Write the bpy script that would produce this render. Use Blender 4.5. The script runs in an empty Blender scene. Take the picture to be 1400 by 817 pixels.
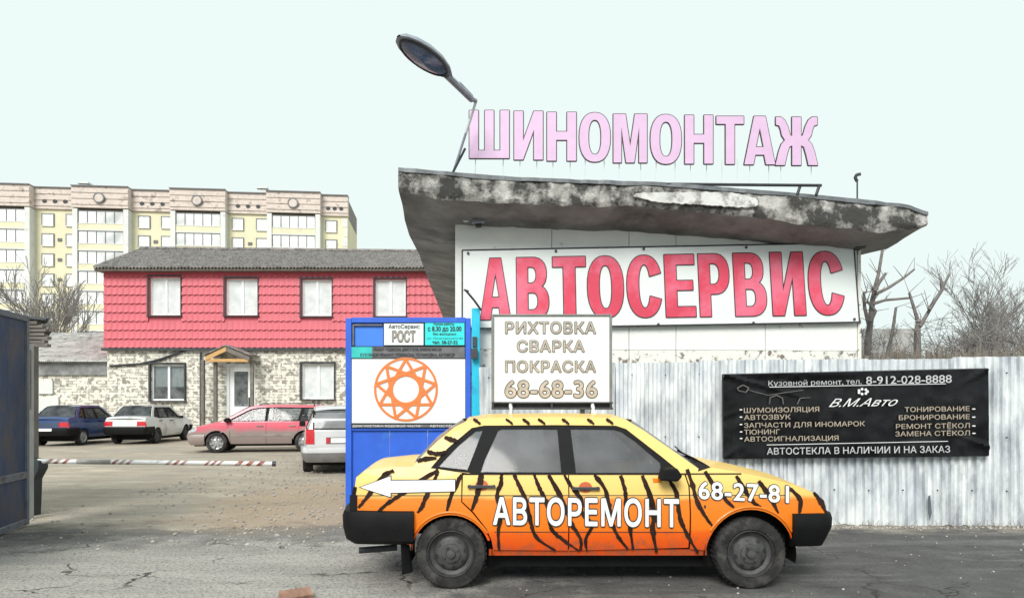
import bpy, bmesh, math, random
import numpy as np
from mathutils import Vector, Matrix, noise
from mathutils.geometry import delaunay_2d_cdt
random.seed(7)
R = math.radians
SC = bpy.context.scene
COL = SC.collection

# ------------------------------------------------------------------ camera, sky, sun, exposure
EYE = 1.55; F = 1000.0; HZ = 549.0
cd = bpy.data.cameras.new('camera'); cam = bpy.data.objects.new('camera', cd); COL.objects.link(cam)
cam.location = (0, 0, EYE); cam.rotation_euler = (R(90), 0, 0)
cd.sensor_width = 36; cd.lens = F / 1400 * 36; cd.shift_y = (HZ - 408.5) / 1400
cd.clip_start = .1; cd.clip_end = 3000
SC.camera = cam
SC.view_settings.view_transform = 'Standard'; SC.view_settings.look = 'None'
SC.view_settings.exposure = 1.15; SC.view_settings.gamma = 1
SC.view_settings.use_curve_mapping = False
SUN_EL, SUN_AZ = R(37), R(196)          # azimuth clockwise from +Y: behind the camera, a little to the left
w = bpy.data.worlds.new('World'); SC.world = w; w.use_nodes = True
nt = w.node_tree; bg = nt.nodes['Background']
sky = nt.nodes.new('ShaderNodeTexSky'); sky.sky_type = 'NISHITA'; sky.sun_disc = False
sky.sun_elevation = SUN_EL; sky.sun_rotation = SUN_AZ; sky.dust_density = 6; sky.air_density = 1
hs = nt.nodes.new('ShaderNodeMix'); hs.data_type = 'RGBA'; hs.inputs[0].default_value = .985
nt.links.new(sky.outputs[0], hs.inputs[6]); hs.inputs[7].default_value = (8.3, 9.42, 9.2, 1)   # flat overcast deck
nt.links.new(hs.outputs[2], bg.inputs[0]); bg.inputs[1].default_value = 0.0469
sl = bpy.data.lights.new('sun', 'SUN'); sl.energy = 1.5; sl.angle = R(26); sl.color = (1, .97, .93)
so = bpy.data.objects.new('sun', sl); COL.objects.link(so); so.location = (-10, -20, 30)
sd = Vector((math.sin(SUN_AZ) * math.cos(SUN_EL), math.cos(SUN_AZ) * math.cos(SUN_EL), math.sin(SUN_EL)))
so.rotation_euler = sd.to_track_quat('Z', 'Y').to_euler()

# ------------------------------------------------------------------ helpers
def P(px, py, Y): return Vector(((px - 700) / F * Y, Y, EYE + (HZ - py) / F * Y))
def srgb(r, g, b): return tuple(((c / 255 + .055) / 1.055) ** 2.4 if c > 10 else c / 3294 for c in (r, g, b))

def mat(name, base, rough=.7, metal=0., var=.12, scale=4., bump=0., bscale=30., stain=None, sth=.6, sscale=2., ssoft=.06,
        stretch=(1, 1, 1), coat=0., spec=.5, fine=0.):
    m = bpy.data.materials.new(name); m.use_nodes = True; n = m.node_tree.nodes; l = m.node_tree.links
    b = n['Principled BSDF']; b.inputs['Roughness'].default_value = rough; b.inputs['Metallic'].default_value = metal
    b.inputs['Specular IOR Level'].default_value = spec
    if coat: b.inputs['Coat Weight'].default_value = coat; b.inputs['Coat Roughness'].default_value = .08
    tc = n.new('ShaderNodeTexCoord'); mp = n.new('ShaderNodeMapping'); mp.inputs['Scale'].default_value = stretch
    l.new(tc.outputs['Object'], mp.inputs[0])
    def nz(s, d=5, r=.6):
        t = n.new('ShaderNodeTexNoise'); t.inputs['Scale'].default_value = s; t.inputs['Detail'].default_value = d
        t.inputs['Roughness'].default_value = r; l.new(mp.outputs[0], t.inputs[0]); return t
    def mix(fac, a, c):
        x = n.new('ShaderNodeMix'); x.data_type = 'RGBA'
        l.new(fac, x.inputs[0])
        for v, i in ((a, 6), (c, 7)):
            if isinstance(v, tuple): x.inputs[i].default_value = (*v[:3], 1)
            else: l.new(v, x.inputs[i])
        return x.outputs[2]
    def ramp(src, lo, hi):
        r = n.new('ShaderNodeMapRange'); r.inputs[1].default_value = lo; r.inputs[2].default_value = hi
        l.new(src, r.inputs[0]); return r.outputs[0]
    lo = tuple(c * (1 - var) for c in base[:3]); hi = tuple(min(1, c * (1 + var)) for c in base[:3])
    col = mix(ramp(nz(scale).outputs[0], .3, .7), lo, hi)
    if fine:
        col = mix(ramp(nz(75, 4, .7).outputs[0], .45, .68), col, tuple(c * (1 - fine) for c in base[:3]))
    if stain:
        col = mix(ramp(nz(sscale, 8, .68).outputs[0], sth - ssoft, sth + ssoft), col, stain)
    l.new(col, b.inputs['Base Color'])
    if bump:
        bp = n.new('ShaderNodeBump'); bp.inputs['Strength'].default_value = bump; bp.inputs['Distance'].default_value = .02
        l.new(nz(bscale, 6).outputs[0], bp.inputs['Height']); l.new(bp.outputs[0], b.inputs['Normal'])
    m['b'] = 1
    return m

class MB:
    def __init__(s): s.v = []; s.f = []
    def add(s, vs, fs):
        k = len(s.v); s.v += [tuple(v) for v in vs]; s.f += [tuple(i + k for i in f) for f in fs]; return s
    def box(s, x0, x1, y0, y1, z0, z1, M=None):
        vs = [Vector((x, y, z)) for z in (z0, z1) for x, y in ((x0, y0), (x1, y0), (x1, y1), (x0, y1))]
        if M is not None: vs = [M @ v for v in vs]
        return s.add(vs, [(3, 2, 1, 0), (4, 5, 6, 7), (0, 1, 5, 4), (1, 2, 6, 5), (2, 3, 7, 6), (3, 0, 4, 7)])
    def tube(s, p0, p1, r0, r1=None, n=8, cap=True):
        r1 = r0 if r1 is None else r1; p0 = Vector(p0); p1 = Vector(p1); d = p1 - p0
        if d.length < 1e-6: return s
        q = d.to_track_quat('Z', 'Y'); vs = []
        for p, r in ((p0, r0), (p1, r1)):
            for i in range(n):
                a = 2 * math.pi * i / n; vs.append(p + q @ Vector((r * math.cos(a), r * math.sin(a), 0)))
        fs = [(i, (i + 1) % n, n + (i + 1) % n, n + i) for i in range(n)]
        if cap: fs += [tuple(range(n - 1, -1, -1)), tuple(range(n, 2 * n))]
        return s.add(vs, fs)
    def path(s, pts, r, n=8):
        for a, b in zip(pts, pts[1:]): s.tube(a, b, r, r, n)
        return s
    def lathe(s, prof, n=32, M=None, closed=False):          # prof (r, h) turned about local Y
        vs = []
        for r, h in prof:
            for i in range(n):
                a = 2 * math.pi * i / n; vs.append(Vector((r * math.cos(a), h, r * math.sin(a))))
        if M is not None: vs = [M @ v for v in vs]
        m = len(prof); fs = [(j * n + i, j * n + (i + 1) % n, (j + 1) * n + (i + 1) % n, (j + 1) * n + i) for j in range(m - 1) for i in range(n)]
        if closed: fs += [tuple(range(n)), tuple(range((m - 1) * n, m * n))]
        return s.add(vs, fs)
    def slab(s, poly, d):                                     # closed prism: list of 3D points swept by vector d
        n = len(poly); d = Vector(d); vs = [Vector(p) for p in poly] + [Vector(p) + d for p in poly]
        return s.add(vs, [tuple(range(n)), tuple(range(2 * n - 1, n - 1, -1))] + [(i, i + n, (i + 1) % n + n, (i + 1) % n) for i in range(n)])
    def grid(s, rows):
        nc = len(rows[0]); vs = [p for r in rows for p in r]
        return s.add(vs, [(j * nc + i, j * nc + i + 1, (j + 1) * nc + i + 1, (j + 1) * nc + i) for j in range(len(rows) - 1) for i in range(nc - 1)])
    def build(s, name, m, parent=None, smooth=False, world=True, bevel=0, recalc=True):
        me = bpy.data.meshes.new(name)
        off = world_loc(parent) if (parent is not None and world) else Vector((0, 0, 0))
        me.from_pydata([tuple(Vector(v) - off) for v in s.v], [], s.f)
        if recalc:
            bm = bmesh.new(); bm.from_mesh(me); bmesh.ops.recalc_face_normals(bm, faces=bm.faces); bm.to_mesh(me); bm.free()
        if m is not None: me.materials.append(m)
        if smooth:
            me.polygons.foreach_set('use_smooth', [True] * len(me.polygons))
            if hasattr(me, 'set_sharp_from_angle'): me.set_sharp_from_angle(angle=R(38))
        o = bpy.data.objects.new(name, me); COL.objects.link(o)
        if parent is not None: o.parent = parent
        if bevel:
            b = o.modifiers.new('bevel', 'BEVEL'); b.width = bevel; b.segments = 2; b.limit_method = 'ANGLE'
        return o
def world_loc(o):
    v = Vector((0, 0, 0))
    while o is not None: v = v + o.location; o = o.parent
    return v
def tag(o, label, cat, group=None):
    o['label'] = label; o['category'] = cat
    if group: o['group'] = group
    return o
def thing(name, loc, label, cat, group=None, rz=0):
    o = bpy.data.objects.new(name, None); COL.objects.link(o); o.location = loc; o.rotation_euler = (0, 0, rz)
    o.empty_display_size = .2
    return tag(o, label, cat, group)
def struct(o): o['kind'] = 'structure'; return o
def stuff(o): o['kind'] = 'stuff'; return o
def inst(src, name, parent, loc):
    o = src.copy(); o.name = name; COL.objects.link(o); o.parent = parent; o.location = loc; return o

# ------------------------------------------------------------------ letters
def ell(cx, cy, rx, ry, n=28, p=2.35, a0=0, a1=360):
    out = []
    for i in range(n):
        a = R(a0 + (a1 - a0) * i / (n - (0 if a1 - a0 == 360 else 1))); c, s_ = math.cos(a), math.sin(a)
        out.append((cx + rx * math.copysign(abs(c) ** (2 / p), c), cy + ry * math.copysign(abs(s_) ** (2 / p), s_)))
    return out
def bold(ch, s=.2, b=.16):
    if ch == 'Ш': w = .84; return w, [[(0, 0), (w, 0), (w, 1), (w - s, 1), (w - s, b), (w / 2 + s / 2, b), (w / 2 + s / 2, 1), (w / 2 - s / 2, 1), (w / 2 - s / 2, b), (s, b), (s, 1), (0, 1)]]
    if ch == 'И': w = .6; return w, [[(0, 1), (0, 0), (s, 0), (w - s, .62), (w - s, 0), (w, 0), (w, 1), (w - s, 1), (s, .38), (s, 1)]]
    if ch == 'Н': w = .6; return w, [[(0, 0), (s, 0), (s, .43), (w - s, .43), (w - s, 0), (w, 0), (w, 1), (w - s, 1), (w - s, .6), (s, .6), (s, 1), (0, 1)]]
    if ch == 'О': w = .64; return w, [ell(w / 2, .5, w / 2, .51), ell(w / 2, .5, w / 2 - s, .51 - .15)]
    if ch == 'М':
        w = .7; t = s * .88
        return w, [[(0, 0), (0, 1), (s * 1.35, 1), (w / 2, .33), (w - 1.35 * s, 1), (w, 1), (w, 0), (w - t, 0), (w - t, .74), (w / 2 + .085, 0), (w / 2 - .085, 0), (t, .74), (t, 0)]]
    if ch == 'Т': w = .58; return w, [[(w / 2 - s / 2, 0), (w / 2 + s / 2, 0), (w / 2 + s / 2, 1 - b), (w, 1 - b), (w, 1), (0, 1), (0, 1 - b), (w / 2 - s / 2, 1 - b)]]
    if ch == 'А':
        w = .66
        return w, [[(0, 0), (w / 2 - .12, 1), (w / 2 + .12, 1), (w, 0), (w - s - .01, 0), (w - s - .05, .2), (s + .05, .2), (s + .01, 0)], [(w / 2, .76), (w / 2 - .085, .36), (w / 2 + .085, .36)]]
    if ch == 'Е': w = .54; return w, [[(0, 0), (w, 0), (w, b), (s, b), (s, .43), (w * .93, .43), (w * .93, .58), (s, .58), (s, 1 - b), (w, 1 - b), (w, 1), (0, 1)]]
    if ch == 'Р':
        w = .57
        return w, [[(0, 0), (s, 0), (s, .36), (.3, .36)] + ell(.3, .68, w - .3, .32, 12, 2.3, -80, 80) + [(.3, 1), (0, 1)], [(s, .51), (.28, .51)] + ell(.29, .68, .1, .165, 8, 2.2, -80, 80) + [(.28, .85), (s, .85)]]
    if ch == 'В':
        w = .6
        return w, [[(0, 0), (.32, 0)] + ell(.32, .28, w - .32, .28, 10, 2.3, -80, 62) + ell(.3, .74, w - .34, .26, 10, 2.3, -58, 80) + [(.3, 1), (0, 1)],
                   [(s, .145), (.3, .145)] + ell(.31, .29, .09, .14, 7, 2.2, -75, 75) + [(.3, .43), (s, .43)], [(s, .58), (.28, .58)] + ell(.29, .715, .08, .13, 7, 2.2, -75, 75) + [(.28, .85), (s, .85)]]
    if ch == 'С':
        w = .62
        return w, [ell(w / 2, .5, w / 2, .51, 30, 2.3, 22, 338) + ell(w / 2, .5, w / 2 - s, .36, 24, 2.2, 335, 25)]
    if ch == 'Ж':
        c = .095
        h = [(c, 1), (c, .6), (.14, .62), (.19, .8), (.26, .94), (.34, 1), (.45, 1), (.45, .84), (.38, .82), (.35, .75), (.32, .62), (.25, .52), (.33, .44), (.39, .28), (.46, 0), (.26, 0), (.21, .22), (.16, .38), (c, .41), (c, 0)]
        w = .92; L = [(w / 2 - x, y) for x, y in h]; Rr = [(w / 2 + x, y) for x, y in h]
        return w, [Rr + L[::-1]]
def curve_mesh(contours=None, text=None, extrude=.01, offset=0., res=4, space=1., shear=0.):
    if text is not None:
        c = bpy.data.curves.new('t', 'FONT'); c.body = text; c.resolution_u = res; c.space_character = space; c.shear = shear
    else:
        c = bpy.data.curves.new('t', 'CURVE'); c.dimensions = '2D'; c.fill_mode = 'BOTH'
        for k in contours:
            sp = c.splines.new('POLY'); sp.points.add(len(k) - 1)
            for i, (x, y) in enumerate(k): sp.points[i].co = (x, y, 0, 1)
            sp.use_cyclic_u = True
    c.extrude = max(extrude, .001) if text is not None else extrude; c.offset = offset
    o = bpy.data.objects.new('t', c); COL.objects.link(o)
    dg = bpy.context.evaluated_depsgraph_get()
    me = bpy.data.meshes.new_from_object(o.evaluated_get(dg)); bpy.data.objects.remove(o); bpy.data.curves.remove(c)
    if text is not None:      # the font's outlines cross themselves: refill them by winding number
        V_ = me.vertices; E_ = []
        for p in me.polygons:
            if len(p.vertices) == 4 and abs(p.normal.z) < .5:
                a, b_ = V_[p.vertices[0]].co, V_[p.vertices[1]].co
                if abs(a.z - b_.z) < 1e-6: E_.append((a.x, a.y, b_.x, b_.y))
        E_ = np.array(E_); idx = {}; pts = []; ed = []
        def vid(x, y):
            k = (round(x, 5), round(y, 5))
            if k not in idx: idx[k] = len(pts); pts.append(Vector(k))
            return idx[k]
        for e in E_:
            i, j = vid(e[0], e[1]), vid(e[2], e[3])
            if i != j: ed.append((i, j))
        vs, _, fs, *_r = delaunay_2d_cdt(pts, ed, [], 0, 1e-6)
        T = np.array([[(vs[k].x, vs[k].y) for k in f] for f in fs]); c_ = T.mean(1); w_ = np.zeros(len(fs))
        x, y = c_[:, 0:1], c_[:, 1:2]; x0, y0, x1, y1 = (E_[:, k][None] for k in range(4))
        side = (x1 - x0) * (y - y0) - (x - x0) * (y1 - y0)
        w_ = ((y0 <= y) & (y1 > y) & (side > 0)).sum(1) - ((y0 > y) & (y1 <= y) & (side < 0)).sum(1)
        bpy.data.meshes.remove(me); me = bpy.data.meshes.new('t')
        me.from_pydata([(v.x, v.y, 0) for v in vs], [], [tuple(f) for f, q in zip(fs, w_) if q != 0])
    return me
def fat(me, r, n=8, lift=.0004):
    """embolden flat lettering: copies shifted round a small circle, each a hair above the last"""
    if r <= 0: return me
    vs = [v.co.copy() for v in me.vertices]; fs = [tuple(p.vertices) for p in me.polygons]; V_, F_ = [], []
    for i in range(n + 1):
        d = Vector((0, 0, 0)) if i == n else Vector((r * math.cos(2 * math.pi * i / n), r * math.sin(2 * math.pi * i / n), lift * (i + 1)))
        k = len(V_); V_ += [tuple(v + d) for v in vs]; F_ += [tuple(j + k for j in f) for f in fs]
    m = bpy.data.meshes.new('t'); m.from_pydata(V_, [], F_); return m
def fin(me, name, m, parent, fn):
    """map every vertex of a lettering mesh (u right, v up, w out) through fn and link it"""
    off = world_loc(parent) if parent is not None else Vector((0, 0, 0))
    for v in me.vertices: v.co = fn(v.co.x, v.co.y, v.co.z) - off
    me.materials.clear(); me.materials.append(m); me.name = name
    o = bpy.data.objects.new(name, me); COL.objects.link(o)
    if parent is not None: o.parent = parent
    return o
def fit(me, u0, u1, v0, v1, ref=None):
    r = ref or me; xs = [v.co.x for v in r.vertices]; ys = [v.co.y for v in r.vertices]
    a, b, c, d = min(xs), max(xs), min(ys), max(ys)
    for v in me.vertices:
        v.co.x = u0 + (v.co.x - a) / (b - a) * (u1 - u0); v.co.y = v0 + (v.co.y - c) / (d - c) * (v1 - v0)
    return me
def quadmap(TL, TR, BR, BL, out):
    """u,v in 0..1 over a board's face -> world, w metres out of it"""
    return lambda u, v, w: (BL * (1 - u) + BR * u) * (1 - v) + (TL * (1 - u) + TR * u) * v + out * w
def boldletters(word, ranges, m, mo, parent, fn, w0=.0, th=.012, s=.2, ow=.012, asp=None):
    for ch, (u0, u1, v0, v1) in zip(word, ranges):
        wd, cs = bold(ch, s)
        me = fit(curve_mesh(cs, extrude=th / 2), u0, u1, v0, v1)
        o = fin(me, 'letter', m, parent, lambda u, v, w: fn(u, v, w + w0 + th * 1.2))
        if mo:
            base = curve_mesh(cs, extrude=th / 2)
            me = fat(curve_mesh(cs, extrude=th / 2), ow, 12, .0002)
            fit(me, u0, u1, v0, v1, base)
            me2 = fin(me, 'outline', mo, parent, lambda u, v, w: fn(u, v, w + w0 + th * .5))
            off = world_loc(parent); me2.parent = o; 
            bpy.data.meshes.remove(base)
def line(text, u0, u1, v0, v1, m, parent, fn, off=0., w0=.003, ex=.0015, name='lettering', space=1., shear=0.):
    """one line of print; box in 0..1 units of the board"""
    me = fat(curve_mesh(text=text, extrude=ex, space=space, shear=shear), off, 6)
    ref = curve_mesh(text='Н' + text, extrude=0)
    ys = [v.co.y for v in me.vertices]; xs = [v.co.x for v in me.vertices]
    a, b = min(xs), max(xs)
    for v in me.vertices:
        v.co.x = u0 + (v.co.x - a) / (b - a) * (u1 - u0); v.co.y = v0 + v.co.y / .728 * (v1 - v0)
    bpy.data.meshes.remove(ref)
    return fin(me, name, m, parent, lambda u, v, w: fn(u, v, w + w0))

# ------------------------------------------------------------------ materials
M = {}
M['white_board'] = mat('white board', (.76, .80, .79), .45, var=.02)
M['white_wall'] = mat('whitewashed render', (.80, .81, .78), .85, var=.05, scale=1.5, bump=.35, bscale=18, stain=(.35, .31, .27), sth=.665, sscale=2.6, ssoft=.03)
M['peel'] = mat('peeling plaster', (.78, .77, .72), .9, var=.08, scale=3, bump=.6, bscale=14, stain=(.20, .17, .15), sth=.565, sscale=8, ssoft=.03)
M['concrete'] = mat('raw concrete', (.27, .275, .275), .9, var=.3, scale=1.6, bump=.5, bscale=20, stain=(.10, .098, .095), sth=.56, sscale=1.1, ssoft=.12)
M['fascia'] = mat('flaking fascia', (.50, .485, .46), .9, var=.5, scale=5, bump=1., bscale=16, stain=(.055, .053, .05), sth=.485, sscale=2.6, ssoft=.07, fine=.4)
M['tar'] = mat('roofing felt edge', (.06, .062, .068), .7, var=.3, scale=6, bump=.3)
M['galv'] = mat('galvanised sheet', (.47, .50, .54), .5, .35, var=.25, scale=2.2, bump=.1, bscale=9, stain=(.84, .87, .87), sth=.50, sscale=3.4, ssoft=.13, stretch=(1.5, 1.5, .6))
M['black'] = mat('black plastic', (.006, .006, .0065), .65, spec=.2, var=.3, scale=9, bump=.15, bscale=80)
M['rubber'] = mat('tyre rubber', (.028, .027, .027), .9, spec=.2, var=.4, scale=14, bump=.4, bscale=60, stain=(.085, .08, .075), sth=.58, sscale=6, ssoft=.1)
M['steel_rim'] = mat('dusty steel rim', (.065, .065, .065), .6, .3, var=.4, scale=12)
M['alloy'] = mat('alloy rim', (.45, .45, .46), .35, .7, var=.1)
M['chrome'] = mat('worn chrome', (.6, .6, .62), .25, .9, var=.1)
M['iron'] = mat('dark painted iron', (.05, .052, .058), .55, .3, var=.3, scale=8)
M['lamp_grey'] = mat('grey lamp housing', (.33, .35, .40), .45, .3, var=.2, scale=9)
M['pale_steel'] = mat('pale galvanised bracket', (.72, .76, .76), .5, .1, var=.1)
M['blue'] = mat('gate blue paint', (.022, .115, .62), .45, var=.14, scale=2.5, bump=.08, bscale=8, stain=(.03, .17, .60), sth=.62, sscale=2)
M['blue_light'] = mat('lighter blue panel', (.045, .22, .80), .45, var=.07, scale=3)
M['turq'] = mat('turquoise paint', (.012, .50, .72), .4, var=.15, scale=3, stain=(.02, .3, .55), sth=.6)
M['cyan'] = mat('cyan print', (.03, .72, .72), .4, var=.06)
M['teal'] = mat('teal print', (.03, .5, .46), .4, var=.15)
M['dgrey'] = mat('weathered dark grey strip', (.14, .14, .15), .5, var=.3, scale=8)
M['old_blue'] = mat('old rusty blue paint', (.010, .038, .105), .6, var=.4, scale=1.6, bump=.25, bscale=12, stain=(.075, .06, .045), sth=.56, sscale=3, ssoft=.12, stretch=(1, 1, .5))
M['old_frame'] = mat('scuffed gate frame', (.13, .145, .17), .6, .1, var=.4, scale=5, stain=(.06, .04, .03), sth=.6, sscale=5)
M['orange_ink'] = mat('orange print', (.78, .20, .045), .5, var=.04)
M['ink'] = mat('black print', (.02, .02, .022), .5, var=.1)
M['grey_ink'] = mat('grey brown outline', (.045, .034, .03), .5, var=.1)
M['beige_ink'] = mat('faded beige letter fill', (.44, .38, .32), .5, var=.25, scale=9)
M['pink'] = mat('sun bleached pink acrylic', (.67, .46, .66), .4, var=.05, scale=5)
M['red_print'] = mat('faded red print', (.70, .06, .115), .45, var=.15, scale=1.0, stain=(.76, .16, .25), sth=.53, sscale=1.2, ssoft=.08)
M['white_ink'] = mat('white paint lettering', (.80, .83, .83), .45, var=.02)
M['cream_ink'] = mat('cream print', (.38, .32, .25), .5, var=.1)
M['dim_ink'] = mat('dulled white print', (.50, .51, .52), .4, var=.25, scale=14)
M['banner'] = mat('black vinyl', (.004, .004, .005), .25, spec=.3, var=.4, scale=3, stain=(.018, .018, .02), sth=.6, sscale=2.5, ssoft=.1)
M['wood'] = mat('varnished pine', (.55, .32, .12), .6, var=.2, scale=3, stretch=(1, 1, 6))
M['darkwood'] = mat('weathered timber', (.17, .15, .13), .8, var=.35, scale=4)
M['bark'] = mat('bare bark', (.20, .18, .17), .9, var=.35, scale=8, bump=.5, bscale=20)
M['twig'] = mat('bare twigs', (.22, .205, .195), .9, var=.3, scale=6)
M['drygrass'] = mat('dry stalks', (.25, .21, .17), .9, var=.4, scale=3)
M['red_tile'] = mat('coated red metal tile', (.56, .095, .125), .5, .0, var=.07, scale=1.2, stain=(.58, .10, .135), sth=.6, sscale=1.5)
M['slate'] = mat('asbestos cement roofing', (.25, .23, .215), .85, var=.3, scale=3, bump=.4, bscale=10, stain=(.11, .10, .10), sth=.55, sscale=4)
M['slate_pale'] = mat('pale asbestos cement roofing', (.62, .62, .60), .85, var=.25, scale=2, stain=(.25, .24, .23), sth=.58, sscale=3)
M['pvc'] = mat('white window frame', (.82, .84, .84), .4, var=.03)
M['yellow_wall'] = mat('pale yellow facade panel', (.70, .66, .47), .85, var=.06, scale=.4, stain=(.6, .56, .42), sth=.66, sscale=.5)
M['pink_parapet'] = mat('dusty pink parapet', (.64, .56, .51), .9, var=.2, scale=1, stain=(.34, .28, .26), sth=.6, sscale=1)
M['block_white'] = mat('white block pilaster', (.66, .67, .65), .9, var=.08, scale=.6, stain=(.5, .48, .45), sth=.64, sscale=.8)
M['plate'] = mat('number plate', (.8, .8, .8), .4, var=.03)
M['red_lamp'] = mat('red lamp lens', (.55, .01, .02), .15, var=.2, scale=20, coat=.5)
M['clear_lamp'] = mat('headlamp lens', (.55, .57, .6), .08, .4, var=.2, scale=20)
M['amber'] = mat('amber lens', (.8, .2, .01), .2, var=.1)
M['stone'] = mat('pebble', (.38, .35, .32), .9, var=.4, scale=8)
M['seat'] = mat('seat cloth', (.05, .05, .055), .9, var=.2)
M['curtain'] = mat('pale blind', (.70, .73, .74), .9, var=.12, scale=2)
M['room'] = mat('dim room behind the glass', (.10, .10, .11), .9, var=.3)

def glass(name, tint, dirt, dirtcol, rough=.05):
    m = bpy.data.materials.new(name); m.use_nodes = True; n = m.node_tree.nodes; l = m.node_tree.links
    out = n['Material Output']; b = n['Principled BSDF']; b.inputs['Base Color'].default_value = (*dirtcol, 1); b.inputs['Roughness'].default_value = .35
    tr = n.new('ShaderNodeBsdfTransparent'); tr.inputs[0].default_value = (*tint, 1)
    gl = n.new('ShaderNodeBsdfGlossy'); gl.inputs['Roughness'].default_value = rough
    fr = n.new('ShaderNodeFresnel'); fr.inputs[0].default_value = 1.5
    a = n.new('ShaderNodeMixShader'); l.new(fr.outputs[0], a.inputs[0]); l.new(tr.outputs[0], a.inputs[1]); l.new(gl.outputs[0], a.inputs[2])
    c = n.new('ShaderNodeMixShader'); c.inputs[0].default_value = dirt; l.new(a.outputs[0], c.inputs[1]); l.new(b.outputs[0], c.inputs[2])
    tc = n.new('ShaderNodeTexCoord'); t = n.new('ShaderNodeTexNoise'); t.inputs['Scale'].default_value = 3; t.inputs['Detail'].default_value = 6
    l.new(tc.outputs['Object'], t.inputs[0]); mr = n.new('ShaderNodeMapRange'); mr.inputs[1].default_value = .3; mr.inputs[2].default_value = .7
    mr.inputs[3].default_value = max(0, dirt - .12); mr.inputs[4].default_value = min(1, dirt + .12)
    l.new(t.outputs[0], mr.inputs[0]); l.new(mr.outputs[0], c.inputs[0]); l.new(c.outputs[0], out.inputs[0])
    return m
M['dusty_glass'] = glass('dusty tinted glass', (.38, .39, .41), .45, (.165, .17, .18), .06)
M['car_glass'] = glass('car glass', (.55, .58, .60), .12, (.3, .32, .34))
M['pale_glass'] = glass('glass painted bright', (.8, .85, .85), .8, (.80, .83, .83))  # dirt layer here holds painted brightness of reflections and blinds
M['win_glass'] = glass('window glass', (.85, .88, .88), .15, (.5, .52, .52), .02)

def brick_mat():
    m = mat('whitewashed mottled brick', (.74, .71, .63), .9, var=.12, scale=1.2, bump=.5, bscale=8)
    n = m.node_tree.nodes; l = m.node_tree.links; b = n['Principled BSDF']
    src = b.inputs['Base Color'].links[0].from_socket
    tc = n.new('ShaderNodeTexCoord'); sp = n.new('ShaderNodeSeparateXYZ'); cb = n.new('ShaderNodeCombineXYZ')
    l.new(tc.outputs['Object'], sp.inputs[0]); l.new(sp.outputs[0], cb.inputs[0]); l.new(sp.outputs[2], cb.inputs[1])
    br = n.new('ShaderNodeTexBrick'); br.inputs['Scale'].default_value = 1; br.inputs['Brick Width'].default_value = .38
    br.inputs['Row Height'].default_value = .125; br.inputs['Mortar Size'].default_value = .013; br.inputs['Bias'].default_value = -.2
    br.inputs['Color1'].default_value = (1, 1, 1, 1); br.inputs['Color2'].default_value = (.18, .17, .16, 1); br.inputs['Mortar'].default_value = (.30, .28, .26, 1)
    l.new(cb.outputs[0], br.inputs[0])
    nz = n.new('ShaderNodeTexNoise'); nz.inputs['Scale'].default_value = 5; nz.inputs['Detail'].default_value = 6; l.new(tc.outputs['Object'], nz.inputs[0])
    mr = n.new('ShaderNodeMapRange'); mr.inputs[1].default_value = .45; mr.inputs[2].default_value = .50; l.new(nz.outputs[0], mr.inputs[0])
    a = n.new('ShaderNodeMix'); a.data_type = 'RGBA'; a.blend_type = 'MULTIPLY'
    l.new(mr.outputs[0], a.inputs[0]); l.new(src, a.inputs[6]); l.new(br.outputs[0], a.inputs[7]); l.new(a.outputs[2], b.inputs['Base Color'])
    return m
M['brick'] = brick_mat()

def paint_tiger():
    """yellow above the swage line, orange below, deeper orange along the sill, set by height"""
    m = mat('yellow to orange body colour', (.80, .52, .12), .4, var=.06, scale=3, coat=.22, spec=.35)
    n = m.node_tree.nodes; l = m.node_tree.links; b = n['Principled BSDF']
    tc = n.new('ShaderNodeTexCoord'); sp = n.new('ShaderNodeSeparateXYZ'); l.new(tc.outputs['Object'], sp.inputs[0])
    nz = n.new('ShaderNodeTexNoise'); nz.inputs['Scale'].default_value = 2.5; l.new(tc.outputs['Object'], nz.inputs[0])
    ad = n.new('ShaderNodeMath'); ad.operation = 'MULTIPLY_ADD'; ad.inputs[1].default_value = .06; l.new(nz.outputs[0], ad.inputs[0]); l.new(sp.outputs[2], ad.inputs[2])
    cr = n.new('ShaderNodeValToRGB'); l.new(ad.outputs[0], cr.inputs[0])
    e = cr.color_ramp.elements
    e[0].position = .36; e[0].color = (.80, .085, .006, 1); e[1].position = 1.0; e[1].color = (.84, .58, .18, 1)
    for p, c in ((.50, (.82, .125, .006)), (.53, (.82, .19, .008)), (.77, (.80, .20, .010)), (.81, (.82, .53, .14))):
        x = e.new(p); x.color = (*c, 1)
    n2 = n.new('ShaderNodeTexNoise'); n2.inputs['Scale'].default_value = 9; n2.inputs['Detail'].default_value = 9; n2.inputs['Roughness'].default_value = .75; l.new(tc.outputs['Object'], n2.inputs[0])
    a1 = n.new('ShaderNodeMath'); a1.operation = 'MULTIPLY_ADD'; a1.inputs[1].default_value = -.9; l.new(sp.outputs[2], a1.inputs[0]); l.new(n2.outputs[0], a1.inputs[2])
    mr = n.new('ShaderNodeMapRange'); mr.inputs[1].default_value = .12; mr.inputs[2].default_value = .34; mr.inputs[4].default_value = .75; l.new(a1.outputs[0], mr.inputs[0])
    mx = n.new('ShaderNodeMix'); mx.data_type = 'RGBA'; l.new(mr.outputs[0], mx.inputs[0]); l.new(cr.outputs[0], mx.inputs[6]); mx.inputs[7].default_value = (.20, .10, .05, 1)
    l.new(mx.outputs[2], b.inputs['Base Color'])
    rr_ = n.new('ShaderNodeMapRange'); rr_.inputs[1].default_value = .35; rr_.inputs[2].default_value = .7; rr_.inputs[3].default_value = .38; rr_.inputs[4].default_value = .6; l.new(n2.outputs[0], rr_.inputs[0]); l.new(rr_.outputs[0], b.inputs['Roughness'])
    return m
M['tiger'] = paint_tiger()
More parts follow.
